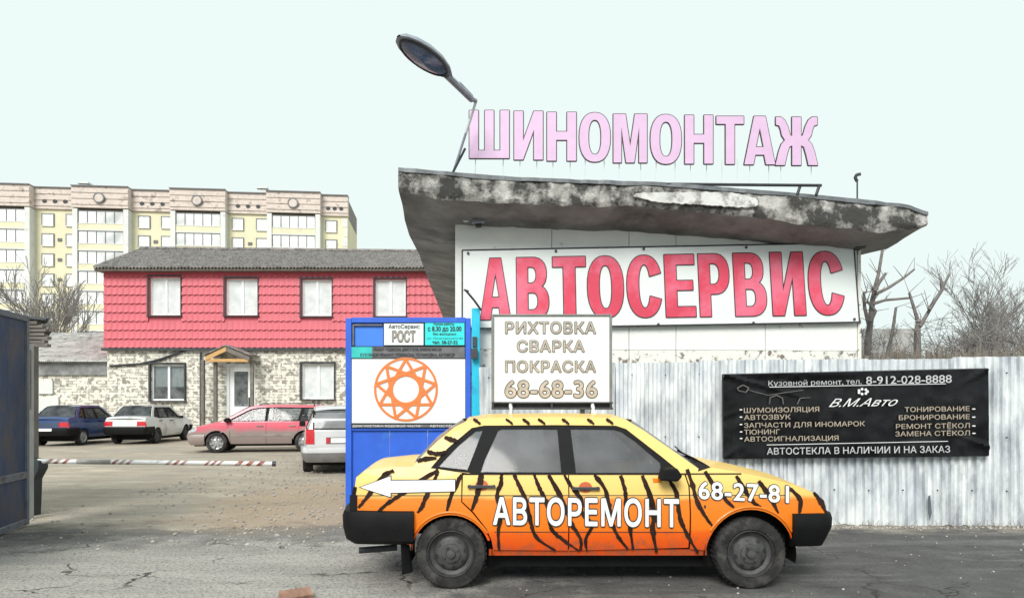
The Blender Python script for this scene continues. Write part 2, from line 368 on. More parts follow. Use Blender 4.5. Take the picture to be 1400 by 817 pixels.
def ground_mat(name, c1, c2, c3, sc=.35):
    m = mat(name, c1, .95, var=.22, scale=1.3, bump=.5, bscale=22, stain=c2, sth=.54, sscale=sc, ssoft=.12, fine=.75)
    n = m.node_tree.nodes; l = m.node_tree.links; b = n['Principled BSDF']; src = b.inputs['Base Color'].links[0].from_socket
    tc = n.new('ShaderNodeTexCoord'); nz = n.new('ShaderNodeTexNoise'); nz.inputs['Scale'].default_value = .9; nz.inputs['Detail'].default_value = 9
    nz.inputs['Roughness'].default_value = .75
    mp = n.new('ShaderNodeMapping'); mp.inputs['Location'].default_value = (3, 9, 0); mp.inputs['Scale'].default_value = (.6, 1.5, 1)
    l.new(tc.outputs['Object'], mp.inputs[0]); l.new(mp.outputs[0], nz.inputs[0])
    mr = n.new('ShaderNodeMapRange'); mr.inputs[1].default_value = .52; mr.inputs[2].default_value = .68; l.new(nz.outputs[0], mr.inputs[0])
    a = n.new('ShaderNodeMix'); a.data_type = 'RGBA'; l.new(mr.outputs[0], a.inputs[0]); l.new(src, a.inputs[6]); a.inputs[7].default_value = (*c3, 1)
    l.new(a.outputs[2], b.inputs['Base Color']); return m
def yard_ground():
    """sandy dirt yard running into grey asphalt at the gate line, with a clay spill and a dusty pale area"""
    m = ground_mat('yard and road surface', (.47, .40, .31), (.35, .315, .265), (.58, .51, .40))
    n = m.node_tree.nodes; l = m.node_tree.links; b = n['Principled BSDF']; src = b.inputs['Base Color'].links[0].from_socket
    tc = n.new('ShaderNodeTexCoord'); sp = n.new('ShaderNodeSeparateXYZ'); l.new(tc.outputs['Object'], sp.inputs[0])
    def noise_(sc, det=8, rough=.65, st=(1, 1, 1)):
        mp = n.new('ShaderNodeMapping'); mp.inputs['Scale'].default_value = st; l.new(tc.outputs['Object'], mp.inputs[0])
        t = n.new('ShaderNodeTexNoise'); t.inputs['Scale'].default_value = sc; t.inputs['Detail'].default_value = det; t.inputs['Roughness'].default_value = rough; l.new(mp.outputs[0], t.inputs[0]); return t.outputs[0]
    def math_(op, a, c, d=None):
        x = n.new('ShaderNodeMath'); x.operation = op
        for k, v in enumerate((a, c, d)):
            if v is None: continue
            if isinstance(v, (int, float)): x.inputs[k].default_value = v
            else: l.new(v, x.inputs[k])
        return x.outputs[0]
    def mr(src_, a, c):
        x = n.new('ShaderNodeMapRange'); x.inputs[1].default_value = a; x.inputs[2].default_value = c; l.new(src_, x.inputs[0]); return x.outputs[0]
    def mix(f, a, c):
        x = n.new('ShaderNodeMix'); x.data_type = 'RGBA'; l.new(f, x.inputs[0])
        for k, v in ((6, a), (7, c)):
            if isinstance(v, tuple): x.inputs[k].default_value = (*v, 1)
            else: l.new(v, x.inputs[k])
        return x.outputs[2]
    big = noise_(.8); mid = noise_(2.6); fine = noise_(38, 6, .75); tracks = noise_(1.1, 7, .7, (.35, 2.2, 1))
    def spot(cx, cy, rx, ry, amp):      # 1 inside a ragged ellipse, fading out over its edge
        dx = math_('DIVIDE', math_('SUBTRACT', sp.outputs[0], cx), rx); dy = math_('DIVIDE', math_('SUBTRACT', sp.outputs[1], cy), ry)
        d = math_('SQRT', math_('ADD', math_('MULTIPLY', dx, dx), math_('MULTIPLY', dy, dy)), 0)
        d = math_('MULTIPLY_ADD', math_('SUBTRACT', mid, .5), amp, d); d = math_('MULTIPLY_ADD', math_('SUBTRACT', big, .5), amp, d)
        return mr(d, 1.25, .65)
    src = mix(mr(tracks, .54, .70), src, (.25, .225, .195)); src = mix(mr(fine, .53, .66), src, (.16, .14, .12)); src = mix(mr(fine, .42, .34), src, (.50, .46, .39))
    clay = mix(mr(fine, .4, .62), (.46, .34, .23), (.28, .21, .15))
    col = mix(math_('MULTIPLY', spot(-3.0, 11.2, 1.5, 3.4, 1.6), .75), src, clay)
    asph = mix(mr(mid, .35, .7), (.070, .067, .064), (.13, .125, .12))
    asph = mix(mr(tracks, .5, .68), asph, (.20, .195, .185))
    asph = mix(math_('MULTIPLY', spot(-3.1, 6.6, 2.9, 1.9, 1.5), .8), asph, mix(mr(tracks, .4, .65), (.52, .49, .44), (.34, .325, .295)))
    asph = mix(mr(fine, .50, .66), asph, (.045, .043, .04))
    edge = math_('MULTIPLY_ADD', math_('SUBTRACT', big, .5), 3.2, math_('MULTIPLY_ADD', math_('SUBTRACT', mid, .5), 1.4, sp.outputs[1]))
    col = mix(mr(edge, 9.3, 8.5), col, asph)
    crack = n.new('ShaderNodeTexVoronoi'); crack.feature = 'DISTANCE_TO_EDGE'; crack.inputs['Scale'].default_value = .55
    wv = n.new('ShaderNodeVectorMath'); wv.operation = 'MULTIPLY_ADD'; nc = n.new('ShaderNodeTexNoise'); nc.inputs['Scale'].default_value = 2.2; nc.inputs['Detail'].default_value = 6; l.new(tc.outputs['Object'], nc.inputs[0])
    l.new(nc.outputs[1], wv.inputs[0]); wv.inputs[1].default_value = (.9, .9, 0); l.new(tc.outputs['Object'], wv.inputs[2]); l.new(wv.outputs[0], crack.inputs[0])
    ck = math_('MULTIPLY', math_('MULTIPLY', mr(crack.outputs[0], .010, .002), mr(edge, 9.0, 8.3)), mr(big, .46, .54))
    col = mix(ck, col, (.03, .028, .027))
    l.new(col, b.inputs['Base Color'])
    bp = b.inputs['Normal'].links[0].from_node; bp.inputs['Strength'].default_value = .8
    return m
M['dirt'] = M['asphalt'] = yard_ground()

# ------------------------------------------------------------------ ground
def sheet(name, pts, z, m, n=1):
    b = MB(); b.add([(x, y, z) for x, y in pts], [tuple(range(len(pts)))]); return struct(b.build(name, m, recalc=False))
def wobble(pts, amp, step=.35):
    out = []
    for (x0, y0), (x1, y1) in zip(pts, pts[1:] + pts[:1]):
        L = math.hypot(x1 - x0, y1 - y0); k = max(1, int(L / step))
        for i in range(k):
            t = i / k; x = x0 + (x1 - x0) * t; y = y0 + (y1 - y0) * t
            d = noise.noise(Vector((x * 1.3, y * 1.3, 0))) * amp + noise.noise(Vector((x * 5, y * 5, 3))) * amp * .35
            out.append((x + d, y + d))
    return out
b = MB(); b.add([(-1500, -300, 0), (1500, -300, 0), (1500, 2500, 0), (-1500, 2500, 0)], [(0, 1, 2, 3)])
struct(b.build('ground', M['dirt'], recalc=False))
def flat(name, poly, z, m, th=.0):
    vs, es, fs, *_ = delaunay_2d_cdt([Vector(p) for p in poly], [], [list(range(len(poly)))], 1, 1e-5)
    b = MB(); b.add([(v.x, v.y, z) for v in vs], [tuple(f) for f in fs]); o = b.build(name, m, recalc=False)
    for p in o.data.polygons:
        if p.normal.z < 0: p.flip()
    return struct(o)
flat('road', wobble([(-30, -12), (30, -12), (30, 9.4), (-2.6, 9.6), (-3.4, 8.3), (-5.6, 8.6), (-7, 9.0), (-30, 9.0)], .35), .004, M['asphalt'])

b = MB(); rs = random.Random(3)
def stone(b, x, y, r, z=.004):
    vs = [Vector((x, y, z)) + Vector((math.cos(a) * math.cos(e), math.sin(a) * math.cos(e), math.sin(e) * .6 + .3)) * r * rs.uniform(.7, 1.25)
          for e in (R(-20), R(35)) for a in (0, 1.26, 2.5, 3.8, 5.0)] + [Vector((x, y, z + r * .95))]
    b.add(vs, [(i, (i + 1) % 5, 5 + (i + 1) % 5, 5 + i) for i in range(5)] + [(5 + i, 5 + (i + 1) % 5, 10) for i in range(5)])
for i in range(900):
    x = rs.uniform(-6.5, -1.2); y = rs.uniform(7.2, 15)
    if rs.random() < .55: x = rs.gauss(-2.9, .7); y = rs.uniform(7.6, 12.5)
    stone(b, x, y, rs.choice([.006, .01, .012, .016, .024]))
for i in range(420):
    stone(b, rs.uniform(-6, 7), rs.uniform(5.0, 9.0), rs.choice([.004, .006, .008, .013]))
for i in range(500):
    x = rs.uniform(1.4, 7); stone(b, x, 9.12 - .01 * x + rs.gauss(-.08, .07), rs.choice([.008, .012, .02]))
for i in range(700):
    stone(b, rs.uniform(-6.5, -2.5), rs.uniform(12, 24), rs.choice([.014, .02, .03]))
stuff(tag(b.build('loose_gravel', M['stone']), 'small loose pebbles scattered over the dirt entrance and along the fence foot', 'gravel'))
o = MB(); o.box(-.12, .12, -.055, .055, 0, .065, Matrix.Translation(Vector((-1.70, 5.74, 0))) @ Matrix.Rotation(R(35), 4, 'Z') @ Matrix.Rotation(R(22), 4, 'X'))
o2 = o.build('brick', mat('chipped brick', (.30, .17, .12), .9, var=.3, scale=9, bump=.5)); tag(o2, 'single chipped reddish brick lying on the asphalt at the bottom edge', 'brick')
bpy.context.view_layer.update()

# ------------------------------------------------------------------ apartment block far left
A0 = Vector((-75.6, 108, 0)); dd = Vector((50.2, 5.0, 0)).normalized(); nn = Vector((dd.y, -dd.x, 0))
def ublk(px): k = (px - 700) / F; return (108 * k + 75.6) / (dd.x - k * dd.y)
def zblk(px, py): Y = 108 + ublk(px) * dd.y; return EYE + (HZ - py) / F * Y
blk = thing('apartment_block', tuple(A0), 'tall pale yellow apartment block with glazed balconies and a ribbed pinkish parapet', 'apartment block', rz=math.atan2(dd.y, dd.x))
UL, UR = -22., ublk(475); ZT = 33.2; SH = 2.97; ZW = 27.7
wb = MB(); wb.box(UL, UR, 0, 13, 0, 30.1); wb.build('wall', M['yellow_wall'], blk, world=False)
win = [(60, 72), (93, 105), (190, 205), (222, 236), (320, 331), (353, 364), (446, 460)]
bal = [(-60, 41), (113, 174), (245, 305), (375, 433)]
f = MB(); wW, wH = 1.5, 1.65
for x0, x1, z0, z1 in ((-wW / 2, wW / 2, 0, .09), (-wW / 2, wW / 2, wH - .09, wH), (-wW / 2, -wW / 2 + .09, 0, wH), (wW / 2 - .09, wW / 2, 0, wH), (-.05, .05, 0, wH)): f.box(x0, x1, -.14, -.06, z0, z1)
f.box(-wW / 2 - .1, wW / 2 + .1, -.25, -.12, -.1, -.02)
pane = MB(); pane.box(-wW / 2 + .05, wW / 2 - .05, -.1, -.07, .05, wH - .05)
rev = MB()
for x0, x1, z0, z1 in ((-wW / 2 - .14, -wW / 2, -.1, wH + .14), (wW / 2, wW / 2 + .14, -.1, wH + .14), (-wW / 2, wW / 2, wH, wH + .14)): rev.box(x0, x1, -.16, -.0, z0, z1)
fr0 = f.build('window', M['pvc'], blk, world=False); pn0 = pane.build('pane', M['pale_glass'], fr0, world=False); rv0 = rev.build('surround', M['dgrey'], fr0, world=False)
pn0.data.materials[0] = mat('pane painted sky bright', (.74, .77, .77), .1, var=.35, scale=.3)  # pale base colour stands in for sky reflections in the panes
vent = MB(); vent.box(-.3, .3, -.12, -.02, -.22, .22); vent.box(-.2, .2, -.14, -.12, -.12, .12)
first = True
for k in range(10):
    for a, c in win:
        u = (ublk(a) + ublk(c)) / 2; z = ZW - k * SH
        if first: fr0.location = (u, 0, z); first = False; continue
        o = inst(fr0, 'window', blk, (u, 0, z)); inst(pn0, 'pane', o, (0, 0, 0)); inst(rv0, 'surround', o, (0, 0, 0))
v0 = vent.build('air_vent', M['dgrey'], blk, world=False); first = True
for k in range(1, 9):
    for a in (82, 213, 342):
        u = ublk(a); z = ZW + .9 - k * SH
        if first: v0.location = (u, 0, z); first = False
        else: inst(v0, 'air_vent', blk, (u, 0, z))
for bi, (a, c) in enumerate(bal):
    u0, u1 = ublk(a), ublk(c)
    n = max(4, round((u1 - u0) / 1.35))
    p = MB(); p.box(u0, u1, -1.35, 0, -.95, -.12); gf = MB(); gp = MB(); sb = MB()
    sb.box(u0 - .05, u1 + .05, -1.42, 0, -1.12, -.952); sb.box(u0 - .03, u1 + .03, -1.4, 0, -.118, 0)
    for i in range(n + 1):
        x = u0 + (u1 - u0) * i / n; gf.box(x - .06, x + .06, -1.36, -1.26, 0, 1.75)
    gf.box(u0, u1, -1.38, -1.24, 1.752, 1.87); gp.box(u0 + .07, u1 - .07, -1.31, -1.29, .002, 1.75)
    gm = pn0.data.materials[0]
    po = p.build('balcony', M['yellow_wall'], blk, world=False); go = gf.build('frame', M['dgrey'], po, world=False); pp = gp.build('pane', gm, po, world=False); ss = sb.build('slab', M['block_white'], po, world=False)
    for k in range(10):
        z = zblk(75, 306.5) - k * SH
        if k == 0: po.location = (0, 0, z); continue
        q = inst(po, 'balcony', blk, (0, 0, z)); inst(go, 'frame', q, (0, 0, 0)); inst(pp, 'pane', q, (0, 0, 0)); inst(ss, 'slab', q, (0, 0, 0))
    for x0, x1 in ((u0 - .75, u0 - .052), (u1 + .052, u1 + .75)):
        MB().box(x0, x1, -1.55, 0, 0, 30.0).build('pilaster', M['block_white'], blk, world=False)
# ribbed parapet, stepping out over the balconies
par = MB(); edges = [(UL, ublk(-60) - 1, 0)]
segs = []; cur = UL
for a, c in bal:
    u0, u1 = ublk(a) - .8, ublk(c) + .8
    if u0 > cur: segs.append((cur, u0, 0))
    segs.append((max(cur, u0), u1, 1)); cur = u1
segs.append((cur, UR + .1, 0))
for (u0, u1, out) in segs:
    d = -1.7 if out else -.35
    for k in range(7):
        z = 30.12 + k * .44; par.box(u0, u1, d - (.12 if k % 2 else 0), 1, z, z + .44)
    if out:
        c = (u0 + u1) / 2
        MB().lathe([(0, -.25), (.62, -.25), (.62, 0)], 20, Matrix.Translation((c, d - .12, 31.5))).build('medallion', M['pink_parapet'], blk, world=False)
        MB().lathe([(.62, 0), (.62, -.3), (.78, -.3), (.78, 0)], 20, Matrix.Translation((c, d - .12, 31.5))).build('medallion_ring', M['dgrey'], blk, world=False)
    else:
        for q in (.25, .5, .75):
            MB().lathe([(0, -.02), (.3, -.02), (.3, .2)], 12, Matrix.Translation((u0 + (u1 - u0) * q, d - .13, 31.2))).build('parapet_vent', M['ink'], blk, world=False)
par.build('parapet', M['pink_parapet'], blk, world=False)
cap = MB()
for (u0, u1, out) in segs: cap.box(u0 - .03, u1 + .03, (-1.7 if out else -.35) - .25, 1.1, 33.202, 33.35)
cap.build('coping', M['dgrey'], blk, world=False)
MB().box(UL, UR, 1.1, 12.9, 30.1, 33.0).build('roof', M['slate'], blk, world=False)
q = MB()
for k in range(20): q.box(UR - .02 - (.75 if k % 2 else .45), UR + .03, -.06, .0, 1.5 * k, 1.5 * k + 1.35)
q.build('quoins', M['block_white'], blk, world=False)
for px in (107, 355):
    u = ublk(px); r = MB().box(u - .6, u + .6, 1.5, 2.7, 33.0, 34.4); r.box(u - .8, u + .8, 1.3, 2.9, 34.5, 34.75)
    r.build('roof_ventilator', M['block_white'], blk, world=False)
u = ublk(64); r = MB()
for i in range(3): r.box(u + i * 2.2 - 1, u + i * 2.2 + .8, 1.2, 1.6, 33.0, 33.6)
r.build('roof_hatch', M['slate'], blk, world=False)

# ------------------------------------------------------------------ red-tiled two-storey building
YB = 33.
def X(px, Y=YB): return (px - 700) / F * Y
def Z(py, Y=YB): return EYE + (HZ - py) / F * Y
rb = thing('workshop_building', (X(143), YB, 0), 'two storey building with red metal tiled upper floor over mottled whitewashed brick', 'building')
xl, xr = X(143), X(640); zb = Z(475); ze = Z(367)
upw = [(205, 248, 379, 431), (309, 353, 381, 431), (413, 454, 382, 432), (513, 555, 382, 432)]
low = [(207, 253, 498, 547), (413, 457, 497, 545)]
def wall_with_holes(b, x0, x1, z0, z1, holes, y0, y1):
    cuts = sorted({x0, x1} | {h[0] for h in holes} | {h[1] for h in holes})
    for a, c in zip(cuts, cuts[1:]):
        hs = sorted([(h[2], h[3]) for h in holes if h[0] <= a + 1e-6 and h[1] >= c - 1e-6])
        z = z0
        for p, q in hs:
            if p > z: b.box(a, c, y0, y1, z, p)
            z = q
        if z1 > z: b.box(a, c, y0, y1, z, z1)
uh = [(X(a), X(c), Z(e), Z(d)) for a, c, d, e in upw]; lh = [(X(a), X(c), Z(e), Z(d)) for a, c, d, e in low]
dh = (X(310), X(349), 0, Z(497))
b = MB(); wall_with_holes(b, xl + .12, xr, 0, zb, lh + [dh], YB, YB + .4); b.box(xl + .12, xr, YB + 9, YB + 9.3, 0, ze); b.box(xl + .12, xl + .5, YB + .4, YB + 9, 0, zb)
b.build('brick_wall', M['brick'], rb)
b = MB(); wall_with_holes(b, xl, xr, zb, ze, uh, YB - .04, YB + .3); b.box(xl, xl + .3, YB + .3, YB + 9, zb, ze)
b.build('upper_wall', M['red_tile'], rb)
# each course of pressed tiles is a part: a stepped wavy strip, broken at the windows
rows = 9; rh = (ze - zb) / rows
for k in range(rows):
    z1 = ze - k * rh; z0 = z1 - rh
    spans = [(xl, xr)]
    for h in uh:
        if h[2] < z1 - .05 and h[3] > z0 + .05:
            spans = [s_ for p, q in spans for s_ in ((p, h[0] - .03), (h[1] + .03, q)) if s_[1] - s_[0] > .05 and not (p >= h[1] or q <= h[0])] + [s_ for s_ in spans if s_[0] >= h[1] or s_[1] <= h[0]]
    for p, q in spans:
        b = MB(); n = max(2, int((q - p) / .045)); rws = [[], [], [], []]
        for i in range(n + 1):
            x = p + (q - p) * i / n; wv = .018 * math.cos(x / .26 * 2 * math.pi); dz = -.018 * math.cos(x / .26 * 2 * math.pi)
            rws[0].append((x, YB - .05, z1 + .02)); rws[1].append((x, YB - .075 - wv * .6, z1 - rh * .5)); rws[2].append((x, YB - .115 - wv, z0 + dz)); rws[3].append((x, YB - .045, z0 + dz + .002))
        b.grid(rws); b.build('tile_course', M['red_tile'], rb, smooth=True, recalc=False)
for i in range(0, 24):          # joints between sheets
    pass
MB().box(xl - .05, xr, YB - .2, YB - .02, zb - .14, zb - .03).build('drip_moulding', M['iron'], rb)
def pvc_window(h, parent, openleft=False, curtain=True, dark=False):
    x0, x1, z0, z1 = h; c = (x0 + x1) / 2
    f = MB(); t = .07; y0, y1 = YB + .08, YB + .16
    f.box(x0, x1, y0, y1, z0, z0 + t); f.box(x0, x1, y0, y1, z1 - t, z1); f.box(x0, x0 + t, y0, y1, z0 + t, z1 - t); f.box(x1 - t, x1, y0, y1, z0 + t, z1 - t); f.box(c - .05, c + .05, y0 - .01, y1, z0 + t, z1 - t)
    o = f.build('window', M['pvc'], parent)
    MB().box(x0 + t, x1 - t, YB + .115, YB + .125, z0 + t, z1 - t).build('pane', M['win_glass'] if dark else M['pale_glass'], o)
    MB().box(x0 - .08, x1 + .08, YB - .2, YB + .08, z0 - .06, z0 - .01).build('sill', M['iron'], o)
    tr = MB(); 
    tr.box(x0 - .08, x0 - .005, YB - .13, YB + .1, z0, z1 + .02); tr.box(x1 + .005, x1 + .05, YB - .13, YB + .1, z0, z1 + .02); tr.box(x0 - .08, x1 + .05, YB - .13, YB + .1, z1 + .022, z1 + .09)
    tr.build('trim', M['iron'], o)
    if curtain:
        cb = MB(); n = 24; rr = [[], []]
        zc = z0 + (0 if not dark else (z1 - z0) * .38)
        for i in range(n + 1):
            x = x0 + t + (x1 - x0 - 2 * t) * i / n; y = YB + .22 + .02 * math.sin(i * 2.1)
            rr[0].append((x, y, zc)); rr[1].append((x, y, z1 - .05))
        cb.grid(rr); cb.build('blind', M['curtain'], o, smooth=True)
    MB().box(x0 - .3, x1 + .3, YB + 1.2, YB + 1.25, z0 - .3, z1 + .3).build('room_wall', M['room'], o)
for i, h in enumerate(uh): pvc_window(h, rb)
for i, h in enumerate(lh): pvc_window(h, rb, dark=(i == 0))
# door and porch
x0, x1, z0, z1 = dh
f = MB(); f.box(x0, x0 + .12, YB - .02, YB + .15, 0, z1); f.box(x1 - .12, x1, YB - .02, YB + .15, 0, z1); f.box(x0 + .12, x1 - .12, YB - .02, YB + .15, z1 - .12, z1); f.build('door_frame', M['pvc'], rb)
d = MB(); wall_with_holes(d, x0 + .13, x1 - .13, .15, z1 - .13, [(x0 + .33, x1 - .33, 1.35, z1 - .35)], YB + .02, YB + .1); do = d.build('door', M['pvc'], rb)
MB().box(x0 + .33, x1 - .33, YB + .05, YB + .07, 1.35, z1 - .35).build('pane', M['win_glass'], do)
MB().box(x1 - .29, x1 - .24, YB - .06, YB + .02, 1.3, 1.75).build('handle', M['iron'], do)
MB().box(x0, x1, YB + 1.2, YB + 1.24, 0, z1).build('hall_wall', M['room'], rb)
MB().box(x0 - .5, x1 + .5, YB - 1.4, YB - .02, 0, .14).build('door_step', M['concrete'], rb)
for px in (286, 303, 352):
    MB().box(X(px) - .07, X(px) + .07, YB - .75, YB - .6, .141, Z(493)).build('porch_post', M['darkwood'], rb)
apx, apz = X(321), Z(476)
for s_, xe in ((-1, X(294)), (1, X(352))):
    ze2 = Z(489)
    MB().slab([(apx, YB - 1.05, apz), (xe, YB - 1.05, ze2), (xe, YB - 1.05, ze2 - .18), (apx, YB - 1.05, apz - .2)], (0, .05, 0)).build('barge_board', M['wood'] if s_ < 0 else M['darkwood'], rb)
    MB().slab([(apx, YB - 1.1, apz + .04), (xe - .1 * -s_, YB - 1.1, ze2 + .03), (xe - .1 * -s_, YB - 1.1, ze2 + .08), (apx, YB - 1.1, apz + .09)], (0, 1.1, 0)).build('porch_roof', M['slate'], rb)
MB().box(X(296), X(350), YB - 1.02, YB - .9, Z(496), Z(492)).build('tie_beam', M['wood'], rb)
MB().path([(X(276), YB - .12, .3), (X(276), YB - .12, zb - .2)], .05).build('downpipe', M['iron'], rb)
MB().path([P(150, 500, YB - .08), P(192, 497, YB - .08), P(215, 492, YB - .08), P(262, 476, YB - .08)], .05, 6).build('stove_pipe', M['iron'], rb)
# corrugated hipped roof, built as wavy sheet
def wavy(a0, a1, b0, b1, n, amp, m, parent, name):
    """corrugated surface between eave a0-a1 and ridge b0-b1"""
    b = MB(); r0, r1, rm = [], [], []
    for i in range(n + 1):
        t = i / n; dz = amp * math.cos(i * math.pi / 2)
        A = a0.lerp(a1, t); B = b0.lerp(b1, t)
        r0.append(A + Vector((0, 0, dz))); r1.append(B + Vector((0, 0, dz))); rm.append((A + B) / 2 + Vector((0, 0, dz)))
    r2 = [p - Vector((0, -.01, .05)) for p in r0]
    b.grid([r2, r0, rm, r1]); return b.build(name, m, parent, smooth=True)
e0, e1 = P(127, 368, YB - .6), P(640, 373, YB - .6); g0, g1 = P(192, 340, YB + 4.6), P(640, 345, YB + 4.6)
e0.z = e1.z = Z(367.5); 
wavy(e0, e1, g0, g1, 440, .035, M['slate'], rb, 'roof')
wavy(e0, Vector((e0.x, YB + 9.8, e0.z)), g0, g0 + Vector((.01, .05, 0)), 220, .035, M['slate'], rb, 'roof_hip')
wavy(Vector((e0.x, YB + 9.8, e0.z)), Vector((e1.x, YB + 9.8, e0.z)), g0 + Vector((0, .06, 0)), g1 + Vector((0, .06, 0)), 120, .035, M['slate'], rb, 'roof_back')
MB().tube(g0 + Vector((0, 0, .03)), g1 + Vector((0, 0, .03)), .1).build('ridge_cap', M['slate'], rb)
MB().box(e0.x, e1.x, YB - .5, YB + .3, e0.z - .16, e0.z - .06).build('eaves_board', M['darkwood'], rb)

# annex at the left of it
an = thing('brick_annex', (X(90), YB, 0), 'low mottled brick annex with a pale corrugated roof left of the red building', 'building')
ax0, ax1 = X(-40), X(143) + .1
b = MB(); b.box(ax0, ax1, YB + .5, YB + 5, 0, Z(493, YB)); b.build('wall', M['brick'], an)
MB().box(ax0, ax1, YB + .38, YB + .498, Z(512), Z(493)).build('cornice', M['concrete'], an)
bx = MB().box(X(44), X(64), YB + .40, YB + .49, Z(538), Z(520)); bx.box(X(44), X(72), YB + .4, YB + .49, Z(562), Z(542)); bx.build('whitewashed_patch', M['block_white'], an)
q0, q1 = Vector((ax0, YB + .1, Z(492))), Vector((ax1, YB + .1, Z(492)))
wavy(q0, q1, Vector((ax0, YB + 5.5, Z(455, YB + 5.5))), Vector((ax1, YB + 5.5, Z(455, YB + 5.5))), 260, .035, M['slate_pale'], an, 'roof')

# ------------------------------------------------------------------ bare trees
def bare_tree(name, base, height, label, seed, lean=(0, 0), r0=.15, levels=5, kids=3, spread=.55, group=None, min_r=.006, upbias=.25, trunkfrac=.35):
    rd = random.Random(seed); t = thing(name, tuple(base), label, 'tree' if name != 'shrub' else 'shrub', group)
    tr, br, tw = MB(), MB(), MB(); base = Vector(base)
    def grow(p, d, L, r, lv):
        n = 4; q = Vector(p); dr = d.copy()
        for i in range(n):
            dr = (dr + Vector((rd.gauss(0, .09), rd.gauss(0, .09), rd.gauss(0, .05) + .03))).normalized()
            q2 = q + dr * L / n; ra = r * (1 - .45 * i / n); rbb = r * (1 - .45 * (i + 1) / n)
            mb = tr if lv == 0 else (br if lv <= 2 else tw)
            mb.tube(q, q2, max(ra, min_r), max(rbb, min_r), 7 if lv == 0 else (5 if lv < 3 else 3), cap=lv == 0)
            q = q2
            if lv < levels and (i >= 1 or lv > 0):
                for _ in range(kids if i == n - 1 else (1 if rd.random() < .75 else 0)):
                    a = rd.uniform(0, 6.28); sp_ = rd.uniform(spread * .6, spread * 1.4)
                    side = Vector((math.cos(a), math.sin(a), 0)); nd = (dr * math.cos(sp_) + side * math.sin(sp_) + Vector((0, 0, upbias * .4))).normalized()
                    grow(q, nd, L * rd.uniform(.5, .8), r * .5 * rd.uniform(.75, 1.1), lv + 1)
    grow(base, Vector((lean[0], lean[1], 1)).normalized(), height * trunkfrac, r0, 0)
    tr.build('trunk', M['bark'], t, smooth=True, recalc=False); br.build('branches', M['bark'], t, recalc=False); tw.build('crown', M['twig'], t, recalc=False)
    return t
bare_tree('bare_tree', P(80, 570, 60) * Vector((1, 1, 0)), 13, 'bare forked tree in front of the yellow block, nearer the annex roof', 11, r0=.2, spread=.5, levels=4, min_r=.02)
bare_tree('bare_tree', P(118, 570, 66) * Vector((1, 1, 0)), 14.5, 'bare dark tree rising between the yellow block and the red building corner', 5, r0=.24, spread=.45, levels=4, min_r=.022)
bare_tree('bare_tree', (11.9, 17, 0), 4.9, 'tall bare twiggy tree at the far right behind the metal fence', 21, lean=(-.18, 0), r0=.10, levels=5, spread=.6, min_r=.0038, trunkfrac=.34)
bare_tree('bare_tree', (13.6, 18.5, 0), 5.0, 'second bare tree at the right frame edge, behind the leaning one', 33, lean=(.05, 0), r0=.08, levels=5, spread=.55, min_r=.004, trunkfrac=.34)
# pruned stumps with a few long shoots
def shoots(name, label, Y, trunk, limbs, group=None):
    base = P(*trunk[0], Y); t = thing(name, (base.x, base.y, 0), label, 'tree')
    b = MB(); pts = [Vector((base.x, Y, 0))] + [P(*p, Y) for p in trunk]
    for i, (a, c) in enumerate(zip(pts, pts[1:])): b.tube(a, c, .07 - .008 * i, .062 - .008 * i, 7)
    b.tube(pts[-1], pts[-1] + Vector((0, 0, .05)), .075, .03, 7)
    b.build('trunk', M['bark'], t, smooth=True)
    for k, l in enumerate(limbs):
        c = MB(); pp = [P(*p, Y - .05 * k) for p in l]; n = len(pp)
        for i, (a, d) in enumerate(zip(pp, pp[1:])): c.tube(a, d, .035 * (1 - .6 * i / n), .035 * (1 - .6 * (i + 1) / n), 6)
        rd = random.Random(k)
        for _ in range(6):
            s_ = rd.choice(pp); d = Vector((rd.uniform(-.3, .3), rd.uniform(-.2, .2), rd.uniform(0, .35))); c.tube(s_, s_ + d, .008, .004, 3)
        c.build('branch', M['bark'], t, smooth=True)
shoots('pollarded_tree', 'pollarded stump with long bare shoots just right of the shop corner', 13.4, [(1186, 470), (1190, 440), (1193, 410), (1196, 396)],
       [[(1194, 400), (1201, 375), (1206, 345), (1207, 312)], [(1197, 402), (1215, 393), (1235, 380), (1250, 368)], [(1191, 416), (1210, 410), (1245, 407)], [(1188, 445), (1182, 420), (1181, 400), (1185, 399)],
        [(1196, 398), (1203, 384), (1211, 373)], [(1190, 440), (1197, 425), (1186, 412)]])
shoots('pollarded_tree', 'cut back tree with leaning thick shoots left of the twiggy thicket', 13.0, [(1254, 470), (1254, 452), (1256, 440)],
       [[(1256, 442), (1250, 422), (1243, 400)], [(1258, 446), (1270, 425), (1285, 400), (1298, 375)], [(1213, 487), (1220, 455), (1225, 420)], [(1270, 423), (1288, 396), (1286, 380)]])
